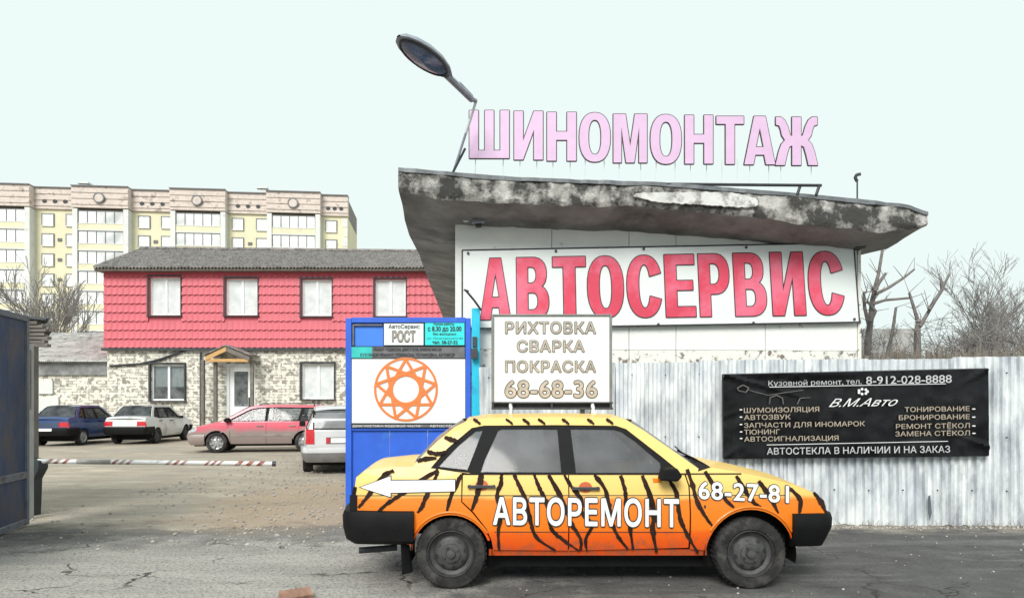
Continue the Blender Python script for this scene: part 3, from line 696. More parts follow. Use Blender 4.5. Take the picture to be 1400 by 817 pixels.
# dense thicket of suckers
rd = random.Random(9)
for name, x0, x1, label, sc in (('shrub', 6.9, 8.3, 'dense leafless thicket behind the fence, left of the tall bare tree', 1.), ('shrub', 8.3, 9.8, 'lower tangle of bare twigs behind the right end of the fence', .85)):
    t = thing(name, ((x0 + x1) / 2, 13.2, 0), label, 'shrub'); b = MB(); s2 = MB()
    for i in range(150):
        p = Vector((rd.uniform(x0, x1), 13.2 + rd.uniform(-.6, .6), 0)); a = p.copy(); d = Vector((rd.gauss(0, .15), rd.gauss(0, .1), 1)).normalized(); L = rd.uniform(1.9, 3.1) * sc
        for k in range(6):
            q = a + d * L / 6; b.tube(a, q, .012 * (1 - k / 9), .012 * (1 - (k + 1) / 9), 3, cap=False)
            if k > 1:
                for _ in range(4):
                    e = Vector((rd.gauss(0, .6), rd.gauss(0, .4), rd.uniform(-.1, .7))).normalized() * rd.uniform(.12, .4); s2.tube(q, q + e, .005, .003, 3, cap=False)
                    s2.tube(q + e * .6, q + e * .6 + Vector((rd.gauss(0, .1), rd.gauss(0, .1), rd.uniform(0, .15))), .004, .003, 3, cap=False)
            a = q; d = (d + Vector((rd.gauss(0, .16), rd.gauss(0, .1), 0))).normalized()
    b.build('stems', M['bark'], t, recalc=False); s2.build('crown', M['twig'], t, recalc=False)
# grey concrete wall behind the fence and the old paling in front of it
o = MB().box(X(1176, 14.2), X(1252, 14.2), 14.2, 14.4, 0, Z(449, 14.2)).build('concrete_wall', mat('pale grey concrete panel', (.50, .50, .49), .9, var=.1, scale=1, stain=(.3, .28, .26), sth=.62, sscale=1.5), bevel=.01)
tag(o, 'short pale grey concrete wall between shop corner and thicket', 'wall')
pf = thing('paling_fence', (8, 11.6, 0), 'row of weathered grey wooden palings showing over the metal fence top', 'fence')
pm0 = None
for i in range(62):
    x = 5.55 + i * .115; h = Z(483, 11.6) + rd.uniform(-.05, .06)
    p = MB().box(-.045, .045, -.012, .012, 0, 1)
    if pm0 is None: pm0 = p.build('paling', M['darkwood'], pf, world=False); pl = pm0
    else: pl = inst(pm0, 'paling', pf, (0, 0, 0))
    pl.location = (x - 8, 0, 0); pl.scale = (1, 1, h); pl.rotation_euler = (0, R(rd.uniform(-1, 1)), 0)
MB().box(5.4, 12.7, 11.62, 11.67, 1.9, 1.98).build('rail', M['darkwood'], pf)
b = MB()
for i in range(900):
    p = Vector((rd.uniform(5.6, 9.0), 11.4 + rd.uniform(-.12, .1), 1.1)); q = p + Vector((rd.gauss(0, .14), rd.gauss(0, .05), rd.uniform(.95, 1.35))); b.tube(p, (p + q) / 2 + Vector((rd.gauss(0, .03), 0, 0)), .004, .004, 3, False); b.tube((p + q) / 2, q, .004, .002, 3, False)
stuff(tag(b.build('dry_grass', M['drygrass'], recalc=False), 'dry grey stalks along the top of the metal fence', 'dry grass'))

# ------------------------------------------------------------------ shop building with overhanging roof
sh = thing('shop_building', (2.3, 11.3, 0), 'whitewashed shop with a broad crumbling overhanging concrete roof', 'building')
def YW(x): return 11.2 + .059 * x
wl, wr = -.87, 5.44
jx = [wl] + [X(p, 11.25 + .3 * (p - 622) / 550) for p in (754, 859, 923, 1045)] + [wr]
def ztop(x): return 4.33 + (x - wl) / (wr - wl) * (4.06 - 4.33)
for a, c in zip(jx, jx[1:]):
    a += .004; c -= .004
    for z0, z1, m in ((0, 2.35, M['peel']), (2.354, None, M['white_wall'])):
        za, zc = (z1, z1) if z1 else (ztop(a) + .1, ztop(c) + .1)
        MB().slab([(a, YW(a), z0), (c, YW(c), z0), (c, YW(c), zc), (a, YW(a), za)], (0, .25, 0)).build('wall_panel', m, sh, bevel=.004)
MB().slab([(wr + .002, YW(wr) - .012, 0), (wr + .07, YW(wr) - .01, 0), (wr + .05, YW(wr) - .01, 4.2), (wr + .002, YW(wr) - .012, 4.2)], (0, .3, 0)).build('corner_pier', M['peel'], sh)
b = MB(); bk = Vector((-.059, 1, 0))
for x0, t in ((wl, .25), (wr, -.25)):
    p = Vector((x0, YW(x0) + .252, 0)); q = p + bk * 17
    b.slab([p, q, q + Vector((0, 0, 4.4)), p + Vector((0, 0, 4.15))], (t, 0, 0))
b.build('side_wall', M['white_wall'], sh)
F0 = P(545, 230, 10.3); F1 = P(1266, 288, 10.76); top = [(545, 230), (600, 235), (700, 243), (800, 247), (900, 250), (1000, 258), (1100, 266), (1200, 276), (1240, 281), (1266, 291)]
bot = [(545, 262), (600, 264), (700, 268), (800, 274), (860, 272), (950, 281), (1030, 288), (1100, 297), (1200, 308), (1240, 310), (1266, 308)]
def interp(tab, x):
    for (a, b_), (c, d) in zip(tab, tab[1:]):
        if x <= c: return b_ + (d - b_) * (x - a) / (c - a)
    return tab[-1][1]
NA = 90; depths = [0, .06, .15, .4, .7, 1.0, 2, 4, 8, 12, 18.3]
under, upper = [], []
for j, dpt in enumerate(depths):
    ru, rt = [], []
    for i in range(NA + 1):
        t = i / NA; px = 545 + 721 * t; Yf = 10.3 + .46 * t; 
        pt = P(px, interp(top, px), Yf); pb = P(px, interp(bot, px), Yf)
        n1 = noise.noise(Vector((px * .03, 1.7, 0))) * .03 + noise.noise(Vector((px * .11, 4, 0))) * .018
        sag = -.17 * min(dpt, .85) / .85 
        # fade the front edge's own shape into a plain plane further back
        fx = min(1, dpt / 2.); lin = 4.49 + (4.19 - 4.49) * t
        side = -.10 * min(1, min(t, 1 - t) * 7.65 / .6)
        zu = (pb.z + n1) * (1 - fx) + (lin) * fx + sag + side + .024 * dpt
        if i in (0, NA): zu += noise.noise(Vector((dpt * 1.3, i, 2))) * .05
        ex = noise.noise(Vector((dpt * 1.1, i * 3, 5))) * .05 if i in (0, NA) else 0
        base = Vector((pt.x, Yf, 0)) + bk * dpt
        if j == 0: base.y += noise.noise(Vector((px * .05, 9, 0))) * .04
        ru.append(Vector((base.x + ex, base.y, zu))); rt.append(Vector((base.x + ex, base.y, pt.z * (1 - fx) + (4.86 - .37 * t) * fx + .024 * dpt)))
    under.append(ru); upper.append(rt)
b = MB(); b.grid(under); b.build('soffit', M['concrete'], sh, smooth=True)
b = MB(); b.grid(upper); b.grid([upper[-1], under[-1]]); b.build('roof', M['tar'], sh, smooth=True)
# fascia: rough rendered face between them
b = MB(); K = 7; rws = []
for k in range(K + 1):
    s_ = k / K; row = []
    for i in range(NA * 2 + 1):
        t = i / 2; a = int(t); fr_ = t - a; a2 = min(NA, a + 1)
        p = upper[0][a].lerp(upper[0][a2], fr_); q = under[0][a].lerp(under[0][a2], fr_); v = p.lerp(q, s_)
        if 0 < k < K: v = v + Vector((0, -.03 + noise.noise(v * 5) * .035 + noise.noise(v * 17) * .015, 0))
        row.append(v)
    rws.append(row)
b.grid(rws); b.build('fascia', M['fascia'], sh, smooth=True)
for i_, nm in ((0, 'l'), (NA, 'r')):
    b = MB(); b.grid([[r[i_] for r in upper], [r[i_] - Vector((0, 0, 0)) for r in under]]); b.build('verge', M['tar'], sh, smooth=True)
# roofing felt lip and the bright replaced strip
b = MB()
for i in range(NA):
    p, q = upper[0][i], upper[0][i + 1]; e = Vector((0, -.05, 0)); h = .035 + .02 * abs(noise.noise(p * 2))
    b.slab([p + e, q + e, q + e - Vector((0, 0, h * 1.4)), p + e - Vector((0, 0, h * 1.4))], (0, .12, 0))
b.build('roof_edging', mat('grey metal edging', (.16, .17, .18), .5, .3, var=.3, scale=5), sh)
b = MB(); pp = [(872, 262, 268), (888, 260, 276), (905, 262, 278.5), (925, 261, 278), (950, 263, 282), (968, 262, 281), (985, 264, 283), (1003, 266, 282), (1018, 267, 285), (1033, 270, 281), (1036, 274, 277)]
def yf(px): return 10.3 + .46 * (px - 545) / 721 - .085
tp, bt = [], []
for k in range(61):
    px = 866 + 170 * k / 60; e = math.sin(math.pi * k / 60) ** .16
    yt_ = 262.5 + 7 * max(0, (px - 1000) / 36) + (1 - e) * 5 + 1.3 * noise.noise(Vector((px * .13, 1, 0))); yb_ = interp([(866, 269), (900, 276.5), (960, 279.5), (1020, 284), (1036, 283)], px) + 1.6 * noise.noise(Vector((px * .17, 5, 0))) - (1 - e) * 3
    tp.append(P(px, yt_, yf(px))); bt.append(P(px, max(yb_, yt_ + .6), yf(px)))
b.grid([tp, bt]); b.grid([[p + Vector((0, .03, .004)) for p in tp], tp]); b.grid([bt, [p + Vector((0, .03, -.004)) for p in bt]])
b.build('fascia_patch', mat('newer white render', (.66, .66, .64), .85, var=.12, scale=3, bump=.8, bscale=12, stain=(.22, .21, .20), sth=.585, sscale=3.5), sh, recalc=False)
b = MB().box(X(1163, 11.5), X(1175, 11.5), 11.3, 11.5, Z(341, 11.45), Z(331, 11.45)); b.build('bracket', M['iron'], sh)
# wall lamp box under the eaves
o = thing('security_lamp', tuple(P(652, 298, 11.1)), 'small twin box floodlight tucked under the eaves at the left end of the shop wall', 'lamp')
MB().box(X(634, 11.05), X(641, 11.05), 10.98, 11.13, Z(304, 11.05), Z(296, 11.05)).build('junction_box', M['white_board'], o, bevel=.005)
MB().slab([P(645, 296, 10.95), P(662, 294, 10.95), P(662, 303, 10.9), P(645, 304, 10.9)], (0, .12, 0)).build('housing', M['lamp_grey'], o, bevel=.005)
MB().box(X(650, 11.05), X(658, 11.05), 11.0, 11.14, Z(309, 11.05), Z(303, 11.05)).build('bracket', M['iron'], o)

# big banner АВТОСЕРВИС
bs = thing('shop_banner', tuple(P(900, 440, 11.2)), 'long white banner reading АВТОСЕРВИС in red across the shop wall', 'sign')
def onw(px, py, out=.06):
    k = (px - 700) / F; Y = 11.2 / (1 - .059 * k) - out; return P(px, py, Y)
TL, TR, BR, BL = onw(632, 342, .09), onw(1167, 332, .09), onw(1175, 440, .09), onw(632, 449, .09)
MB().slab([TL, TR, BR, BL], (0, .03, 0)).build('panel', M['white_board'], bs)
fr_ = MB()
for a, c in ((TL, TR), (TR, BR), (BR, BL), (BL, TL)): fr_.tube(a + Vector((0, 0, 0)), c, .012, .012, 6)
fr_.build('frame', M['iron'], bs)
fn = quadmap(TL, TR, BR, BL, Vector((0, -1, 0)))
def uv(px, py):
    # invert the near-planar quad numerically in picture terms of the board
    u = (px - 632) / (1171 - 632); t = 342 + (332 - 342) * u; bo = 449 + (440 - 449) * u; return u, (bo - py) / (bo - t)
rg = []
for i, (a, c) in enumerate([(656, 696), (704.5, 747), (753, 797), (799.5, 848), (853, 899), (905, 945.5), (951.5, 993), (1000, 1043.5), (1051.5, 1097), (1103.5, 1151.5)]):
    m_ = (a + c) / 2; t = (m_ - 656) / 495; yt = 354 - 10 * t; yb = 436.5 - 7 * t
    u0, v1 = uv(a, yt); u1, v0 = uv(c, yb); rg.append((u0, u1, v0, v1))
boldletters('АВТОСЕРВИС', rg, M['red_print'], M['ink'], bs, fn, th=.006, s=.205, ow=.016)
b = MB()
for px, py in [(640, 346), (760, 343), (880, 340), (1020, 338), (1158, 336), (1168, 436), (1030, 441), (900, 443)]: b.lathe([(0, -.02), (.02, -.015), (.02, 0)], 8, Matrix.Translation(onw(px, py, .1)))
b.build('bolts', M['iron'], bs)

# rooftop letters ШИНОМОНТАЖ
rl = thing('rooftop_sign', tuple(P(880, 240, 10.7)), 'free standing pale pink letters ШИНОМОНТАЖ along the shop roof edge', 'sign')
def yr(px): return 10.6 + .45 * (px - 545) / 721
LR = [(642, 696, 152, 217), (703, 742, 153, 219), (748, 787.5, 154.5, 220.5), (792, 834, 155, 222), (838.5, 884, 157, 223), (889, 931, 157.5, 225), (936, 974, 158.5, 224.5), (979, 1016, 160, 225), (1017, 1059, 160, 225.5), (1059.5, 1117, 161, 226.5)]
for ch, (a, c, t, bo) in zip('ШИНОМОНТАЖ', LR):
    Ym = yr((a + c) / 2); TLl, BRr = P(a, t, Ym), P(c, bo, Ym)
    f2 = lambda u, v, w_, TLl=TLl, BRr=BRr, Ym=Ym: Vector((TLl.x + (BRr.x - TLl.x) * u, Ym - w_, BRr.z + (TLl.z - BRr.z) * v))
    boldletters(ch, [(0, 1, 0, 1)], M['pink'], M['grey_ink'], rl, f2, th=.016, s=.185, ow=.02)
for a, c, t, bo in LR:
    for px in (a + 8, c - 8):
        b = MB(); Ym = yr(px) + .06; p = P(px, bo - 8, Ym); zr = upper[3][min(NA, int((px - 545) / 721 * NA))].z; b.tube((p.x, p.y, zr - .05), p, .006, .006, 5)
        b.build('stay', M['pale_steel'], rl)
b = MB(); b.path([P(900, 251.5, 10.5), P(1000, 252.5, 10.55), P(1123, 253.5, 10.6)], .022, 6)
for px in (1092, 1118): b.tube(P(px - 2, 266, 10.6), P(px + 2, 254, 10.6), .022, .022, 6)
b.path([P(700, 246, 10.5), P(900, 251.5, 10.5)], .014, 6)
b.build('mounting_rail', M['iron'], rl)

# vent pipe at the right end of the roof
vp = thing('vent_pipe', tuple(P(1172, 270, 10.8)), 'thin bent pipe standing on the right end of the shop roof', 'pipe')
MB().path([P(1172, 274, 10.8), P(1172, 248, 10.8)], .012, 6).build('stem', M['iron'], vp)
MB().path([P(1172, 248, 10.8), P(1169, 243, 10.8), P(1171, 239, 10.8), P(1177, 238, 10.78)], .024, 7).build('elbow', M['iron'], vp)

# street lamp leaning out over the roof corner
lp = thing('street_lamp', tuple(P(620, 236, 10.4)), 'grey street lamp head reaching up and out over the left corner of the shop roof', 'street lamp')
pA = P(619, 238, 10.45); pT = P(651, 138, 10.2)
MB().path([pA, P(637, 182, 10.35)], .018, 8).build('pole', M['lamp_grey'], lp)
MB().path([P(637, 182, 10.35), pT], .02, 8).build('pole', M['pale_steel'], lp)  # upper length coloured pale, as if washed out by sky glare
MB().path([P(619, 236, 10.4), P(636, 203, 10.4)], .018, 6).build('brace', M['iron'], lp)
tip = P(545, 50, 8.75); tail = P(612, 104, 9.55); root_ = P(645, 136, 10.15)
MB().path([pT, root_], .03, 8).build('bend', M['lamp_grey'], lp)
ax = (tip - tail); Lh = ax.length; axn = ax.normalized(); sidev = axn.cross(Vector((0, 0, 1))).normalized(); upv = sidev.cross(axn).normalized()
def head_ring(s_, wd, ht, zoff, n=20):
    c = tail + axn * (s_ * Lh); return [c + sidev * wd * math.cos(2 * math.pi * i / n) + upv * (ht * math.sin(2 * math.pi * i / n) + zoff) for i in range(n + 1)]
prof = [(-.04, .05, .05), (.03, .09, .07), (.15, .15, .10), (.35, .20, .12), (.6, .21, .12), (.8, .17, .10), (.93, .11, .07), (1.0, .03, .02)]
b = MB(); b.grid([[q + upv * 0 if (q - (tail + axn * (s_ * Lh))).dot(upv) > 0 else q - upv * (q - (tail + axn * (s_ * Lh))).dot(upv) * .85 for q in head_ring(s_, a, h, 0)] for s_, a, h in prof])
b.build('housing', M['lamp_grey'], lp, smooth=True)
b = MB(); rows_ = []
for e_ in (1, .75, .45, 0):
    rows_.append([tail + axn * (Lh * (.5 + .43 * e_ * math.cos(2 * math.pi * i / 28))) + sidev * .175 * e_ * math.sin(2 * math.pi * i / 28) - upv * (.02 + .07 * (1 - e_ ** 2)) for i in range(29)])
b.grid(rows_); b.build('lens', mat('blue grey lamp lens', (.09, .13, .24), .15, var=.5, scale=5, coat=.6), lp, smooth=True)
rim = MB(); rim.path([p - upv * .005 for p in rows_[0]], .013, 6); rim.build('rim', M['iron'], lp)
rm = MB(); rm.path([root_, tail + axn * .02], .045, 8); rm.path([root_ + upv * .05, root_.lerp(tail, .55) + upv * .06], .02, 6); rm.build('socket', M['lamp_grey'], lp)

# ------------------------------------------------------------------ corrugated metal fence
fe = thing('corrugated_fence', (4, 9.2, 0), 'silvery corrugated metal sheet fence running behind the striped car', 'fence')
def fence_run(A, B, tops, n, seed):
    rd = random.Random(seed); d = (B - A); L = d.length; d = d.normalized(); nrm = Vector((d.y, -d.x, 0)); w_ = L / n
    for k in range(n):
        b = MB(); s0 = k * w_; pts = []; pitch = .105; cnt = int(w_ / pitch); jig = rd.uniform(-.012, .012); tilt = rd.uniform(-.006, .006)
        hz = rd.uniform(-.012, .018)
        prof = []
        for i in range(cnt + 1):
            for (o_, h_) in ((0, 0), (.35, 0), (.5, .042), (.85, .042)):
                s_ = (i + o_) * pitch
                if s_ <= w_ + .01: prof.append((s_, h_))
        prof.append((w_ + .012, 0))
        rows_ = []
        for zz in range(9):
            row = []
            for s_, h_ in prof:
                tpos = (s0 + s_) / L; zt = tops[0] + (tops[1] - tops[0]) * tpos + hz
                z = zt * zz / 8; wob = noise.noise(Vector((s0 + s_, z * 1.2, seed))) * .018 + (noise.noise(Vector(((s0 + s_) * 3, z * 3, seed + 5))) * .01)
                if zz == 0: z = .005 + abs(noise.noise(Vector(((s0 + s_) * 4, 0, 3)))) * .03
                if zz == 8: z += noise.noise(Vector(((s0 + s_) * 6, 7, 3))) * .006
                p = A + d * (s0 + s_) + nrm * (h_ + wob + (.004 if k % 2 else 0) + tilt * z); row.append((p.x, p.y, z))
            rows_.append(row)
        b.grid(rows_); b.build('sheet', M['galv'], fe, recalc=False)
    b = MB(); rs_c = random.Random(seed)
    for z in (.45, 1.1, tops[0] - .15):
        for k in range(int(L / .42)):
            p = A + d * (k * .42 + .2) + nrm * .045; b.lathe([(0, -.008), (.011, -.004), (.011, .01)], 6, Matrix.Translation((p.x, p.y, z + rs_c.uniform(-.01, .01))))
    stuff(b.build('screw_heads', M['iron'], fe))
    for z in (.5, tops[0] - .25):
        r = MB(); p = A + nrm * -.045; q = B + nrm * -.045; r.slab([p + Vector((0, 0, z)), q + Vector((0, 0, z)), q + Vector((0, 0, z + .05)), p + Vector((0, 0, z + .05))], nrm * -.03); r.build('rail', M['iron'], fe)
    for k in range(0, n + 1, 2):
        p = A + d * (k * w_) - nrm * .12; MB().box(p.x - .03, p.x + .03, p.y, p.y + .06, 0, tops[0] - .05).build('post', M['iron'], fe)
FA = Vector((X(656, 10.65), 10.65, 0)); FB = Vector((X(840, 9.3), 9.3, 0)); FC = Vector((7.6, 9.05, 0))
fence_run(FA, FB, (2.04, 2.05), 2, 1)
fence_run(FB + Vector((.015, 0, 0)), FC, (2.05, 2.12), 6, 2)
b = MB(); p = P(1271, 705, 9.0); b.slab([P(1269, 678, 9.03), P(1272, 676, 9.03), P(1274, 700, 9.03), P(1271, 712, 9.03), P(1269, 700, 9.03)], (0, .004, 0)); b.build('rust_scar', M['old_frame'], fe)

# black vinyl banner on it
bb = thing('vinyl_banner', tuple(P(1170, 625, 9.05)), 'glossy black vinyl banner with small white and cream print on the metal fence', 'banner')
TL, TR, BR, BL = P(988, 512, 9.10), P(1350, 504, 9.02), P(1351, 622, 9.0), P(989, 626, 9.08)
fb = quadmap(TL, TR, BR, BL, Vector((0, -1, 0)))
def crease(u, v):
    a = .016 * noise.noise(Vector((u * 7, v * 3, 1))) + .006 * noise.noise(Vector((u * 20, v * 7, 3))); 
    for (x0, y0, x1, y1, s_) in ((0, 1, .3, .72, .03), (1, .1, .82, .3, .03), (0, .0, .06, .14, .02), (0, 1, .5, .97, .02), (.3, 1, .1, .7, .012), (1, 1, .88, .8, .015), (.0, .5, .12, .62, .01)):
        dx, dy = x1 - x0, y1 - y0; t = max(0, min(1, ((u - x0) * dx + (v - y0) * dy) / (dx * dx + dy * dy))); dd_ = math.hypot((u - x0 - dx * t) * 3, v - y0 - dy * t)
        a += s_ * math.exp(-(dd_ / .03) ** 2) * (1 - t * .7)
    return a
b = MB(); b.grid([[fb(i / 90, 1 - j / 36, .02 + crease(i / 90, 1 - j / 36)) for i in range(91)] for j in range(37)]); b.grid([[fb(i / 90, 0, .02), fb(i / 90, 0, 0)] for i in (0, 90)][:1] * 2)
b.build('vinyl', M['banner'], bb, smooth=True)
fr_ = MB()
for a, c in ((TL, TR), (TR, BR), (BR, BL), (BL, TL)): fr_.tube(a, c, .012, .012, 6)
fr_.build('frame', M['iron'], bb)
def bl(text, x0, x1, yt, yb, m=M['cream_ink'], off=0., nm='lettering', sp_=1., shear=0.):
    u0 = (x0 - 988) / 362; u1 = (x1 - 988) / 362; um = (u0 + u1) / 2; t_ = 512 - 8 * um; b_ = 626 - 4 * um
    return line(text, u0, u1, (b_ - yb) / (b_ - t_), (b_ - yt) / (b_ - t_), m, bb, fb, off, w0=.05, ex=.002, name=nm, space=sp_, shear=shear)
bl('Кузовной ремонт, тел.', 1049, 1176, 519, 526, M['dim_ink'])
bl('8-912-028-8888', 1182, 1298, 513, 524, M['dim_ink'], .008)
bl('В.М.Авто', 1131, 1225, 544, 555, M['plate'], shear=.6)
for s_, x1, yy in (('ШУМОИЗОЛЯЦИЯ', 1118, 560), ('АВТОЗВУК', 1079, 570), ('ЗАПЧАСТИ ДЛЯ ИНОМАРОК', 1180, 580), ('ТЮНИНГ', 1064, 590), ('АВТОСИГНАЛИЗАЦИЯ', 1144, 599)):
    bl(s_, 1015, x1, yy - 3.5, yy + 3, off=.01); bl('•', 1009, 1013, yy - 3, yy + 2, M['plate'])
for s_, x0, yy in (('ТОНИРОВАНИЕ', 1234, 559), ('БРОНИРОВАНИЕ', 1226, 570), ('РЕМОНТ СТЁКОЛ', 1222, 582), ('ЗАМЕНА СТЁКОЛ', 1221, 592)):
    bl(s_, x0, 1322, yy - 3.5, yy + 3, off=.01); bl('•', 1325, 1330, yy - 3, yy + 2, M['plate'])
bl('АВТОСТЕКЛА В НАЛИЧИИ И НА ЗАКАЗ', 1046, 1295, 610, 619, M['dim_ink'], .008)
for (a, ya, c, yc) in ((1050, 528.5, 1290, 524), (1046, 607, 1292, 602)):
    b = MB()
    for i in range(12):
        p0_, p1_ = a + (c - a) * i / 12, a + (c - a) * (i + 1) / 12
        def g(px, py): u = (px - 988) / 362; t_ = 512 - 8 * u; b_ = 626 - 4 * u; v = (b_ - py) / (b_ - t_); return fb(u, v, .055 + crease(u, v) * .3)
        y0_, y1_ = ya + (yc - ya) * i / 12, ya + (yc - ya) * (i + 1) / 12
        b.add([g(p0_, y0_), g(p1_, y1_), g(p1_, y1_ + .8), g(p0_, y0_ + .8)], [(0, 1, 2, 3)])
    b.build('ruled_line', M['white_ink'], bb)
b = MB()      # small crest above the script, and the pale car drawn at the upper left
for i in range(7):
    a = math.pi * 2 * i / 7; c = P(1180, 535, 9.0)
    b.lathe([(0, -.004), (.016, -.003), (.018, 0)], 8, Matrix.Translation(Vector((c.x + .055 * math.cos(a), 9.0, c.z + .03 * math.sin(a)))))
b.build('crest', M['plate'], bb)
b = MB()
for pts, r in (([(1008, 530), (1016, 526), (1024, 530), (1020, 536), (1010, 534), (1008, 530)], .006), ([(1024, 533), (1050, 540), (1075, 536), (1098, 533)], .004), ([(1052, 552), (1053, 543), (1062, 540), (1070, 544), (1071, 552)], .006), ([(1090, 552), (1094, 544), (1108, 543)], .005)):
    b.path([P(x, y, 9.015) for x, y in pts], r, 5)
b.build('car_drawing', mat('faded grey print', (.16, .15, .145), .5, var=.4, scale=8), bb)

# ------------------------------------------------------------------ blue notice board (gate leaf) with its signs
YG = 10.9
def bx(mb, x0, x1, y0, y1, Y=YG, d=.05, dy=0): return mb.box(X(x0, Y), X(x1, Y), Y + dy, Y + dy + d, Z(y1, Y), Z(y0, Y))
gt = thing('blue_gate', (X(558, YG), YG, 0), 'bright blue metal gate leaf covered with sign boards behind the striped car', 'gate')
for (a, c) in ((473, 481), (636.5, 643.5)): bx(MB(), a, c, 435, 690, d=.08, dy=-.03).build('stile', M['blue'], gt, bevel=.004)
bx(MB(), 481.3, 636.2, 434, 441, d=.08, dy=-.03).build('top_rail', M['blue'], gt, bevel=.004)
bx(MB(), 481.3, 636.2, 584, 588, d=.07, dy=-.02).build('middle_rail', M['blue'], gt, bevel=.004)
bx(MB(), 481.3, 636.2, 684, 690, d=.07, dy=-.02).build('bottom_rail', M['blue'], gt, bevel=.004)
for a, c in ((481.3, 532), (532.6, 584), (584.6, 636.2)):
    bx(MB(), a, c, 588, 684, d=.02, dy=.02).build('panel', M['blue'], gt)
bx(MB(), 481.3, 636.2, 441, 584, d=.02, dy=.03).build('panel', M['blue_light'], gt)
b = MB(); bx(b, 470, 480, 690, 697, d=.1, dy=-.04); b.build('hinge_foot', M['iron'], gt)
b = MB(); bx(b, 482, 522.5, 443, 445, d=.03, dy=-.01); bx(b, 482, 484, 445, 472, d=.03, dy=-.01); b.build('panel_trim', M['dgrey'], gt)

def board(name, q, m, label, cat='sign', d=.02, dy=-.02):
    a, c, y0, y1 = q; o = thing(name, tuple(P((a + c) / 2, y1, YG + dy)), label, cat)
    bx(MB(), a, c, y0, y1, d=d, dy=dy).build('panel', m, o, bevel=.002)
    e = MB()
    for p_, r_ in (((a, y0), (c, y0)), ((c, y0), (c, y1)), ((c, y1), (a, y1)), ((a, y1), (a, y0))): e.tube(P(*p_, YG + dy), P(*r_, YG + dy), .006, .006, 4)
    e.build('edge', M['ink'], o)
    fn_ = lambda u, v, w_: Vector((X(a + (c - a) * u, YG), YG + dy - w_, Z(y1 + (y0 - y1) * v, YG)))
    def ln(text, x0, x1, yt, yb, m_, off=0.): return line(text, (x0 - a) / (c - a), (x1 - a) / (c - a), (y1 - yb) / (y1 - y0), (y1 - yt) / (y1 - y0), m_, o, fn_, off, w0=.004, ex=.001)
    return o, ln, fn_
o, ln, _ = board('service_sign', (524.5, 579.5, 441.5, 472), M['white_board'], 'small white sign reading АвтоСервис РОСТ on the blue gate')
ln('АвтоСервис', 531.5, 574, 443.5, 449, M['ink'], .012)
ln('РОСТ', 536.3, 568.5, 452.8, 467, M['ink'], .05); l2 = ln('РОСТ', 537, 568, 453.3, 466.5, M['beige_ink'], .004)
l2.location.y -= .004
o, ln, _ = board('hours_sign', (580.5, 635.5, 440.5, 472), M['cyan'], 'turquoise opening hours sign at the top right of the blue gate')
ln('Режим работы', 593, 621, 441, 444.6, M['ink'], .01); ln('с 8.30 до 20.00', 585, 631, 446, 452.5, M['ink'], .03)
ln('без выходных', 592, 624, 454.5, 458, M['ink'], .01); ln('ул. Луначарского 82', 584, 633, 461, 463.6, M['ink']); ln('тел. 58-27-52', 591, 626, 465.5, 470, M['ink'], .03)
o, ln, fnn = board('service_strip', (480.5, 636, 473.5, 489.5), M['dgrey'], 'long dark strip with a teal end and two lines of small print on the gate')
bx(MB(), 481, 509, 474.2, 489, d=.004, dy=-.0245).build('teal_end', M['teal'], o)
ln('РЕМОНТ ПОДВЕСКИ, ДВИГАТЕЛЯ, ЗАМЕНА МАСЛА', 511, 604, 475.5, 479.5, M['ink'], .03); ln('КУЗОВНОЙ РЕМОНТ, ПОКРАСКА, ПОЛИРОВКА, АНТИКОР', 493, 622, 483, 487.5, M['ink'], .03)
o, ln, _ = board('emblem_sign', (480.5, 636.5, 490, 578.5), M['white_board'], 'large white board with an orange nine pointed star in a ring', dy=-.025)
C_ = P(555, 532, YG - .03); Rr = 43.3 * YG / F; b = MB()
def annulus(b, r0, r1, n=72, y=0.):
    vs = []
    for yy in (C_.y + y, C_.y + y - .004):
        for r in (r0, r1): vs += [(C_.x + r * math.cos(2 * math.pi * i / n), yy, C_.z + r * math.sin(2 * math.pi * i / n)) for i in range(n)]
    fs = []
    for i in range(n):
        j = (i + 1) % n; fs += [(2 * n + i, 2 * n + j, 3 * n + j, 3 * n + i), (i, n + i, n + j, j), (n + i, 3 * n + i, 3 * n + j, n + j), (i, j, 2 * n + j, 2 * n + i)]
    b.add(vs, fs)
annulus(b, Rr * .935, Rr * 1.005); b.build('ring', M['orange_ink'], o)
b = MB(); annulus(b, Rr * .41, Rr * .535, y=-.001); b.build('inner_ring', M['orange_ink'], o)
b = MB()
for k in range(9):
    a = R(90 + 40 * k); c = R(90 + 40 * (k + 3)); p = Vector((math.cos(a), 0, math.sin(a))) * Rr * .95; q = Vector((math.cos(c), 0, math.sin(c))) * Rr * .95
    d = (q - p).normalized(); nr = Vector((-d.z, 0, d.x)) * Rr * .044; y_ = Vector((0, -.0015 - .0004 * k, 0))
    b.slab([C_ + p + nr + y_, C_ + q + nr + y_, C_ + q - nr + y_, C_ + p - nr + y_], (0, -.003, 0))
b.build('star', M['orange_ink'], o)
o, ln, _ = board('lower_strip', (480.5, 636.5, 579.5, 584), M['dgrey'], 'narrow dark strip of tiny print under the orange star board', dy=-.045)
ln('ДИАГНОСТИКА ХОДОВОЙ ЧАСТИ', 483, 575, 580.3, 583.2, M['plate']); ln('АВТОСТЁКЛА', 588, 630, 580.3, 583.2, M['plate'])
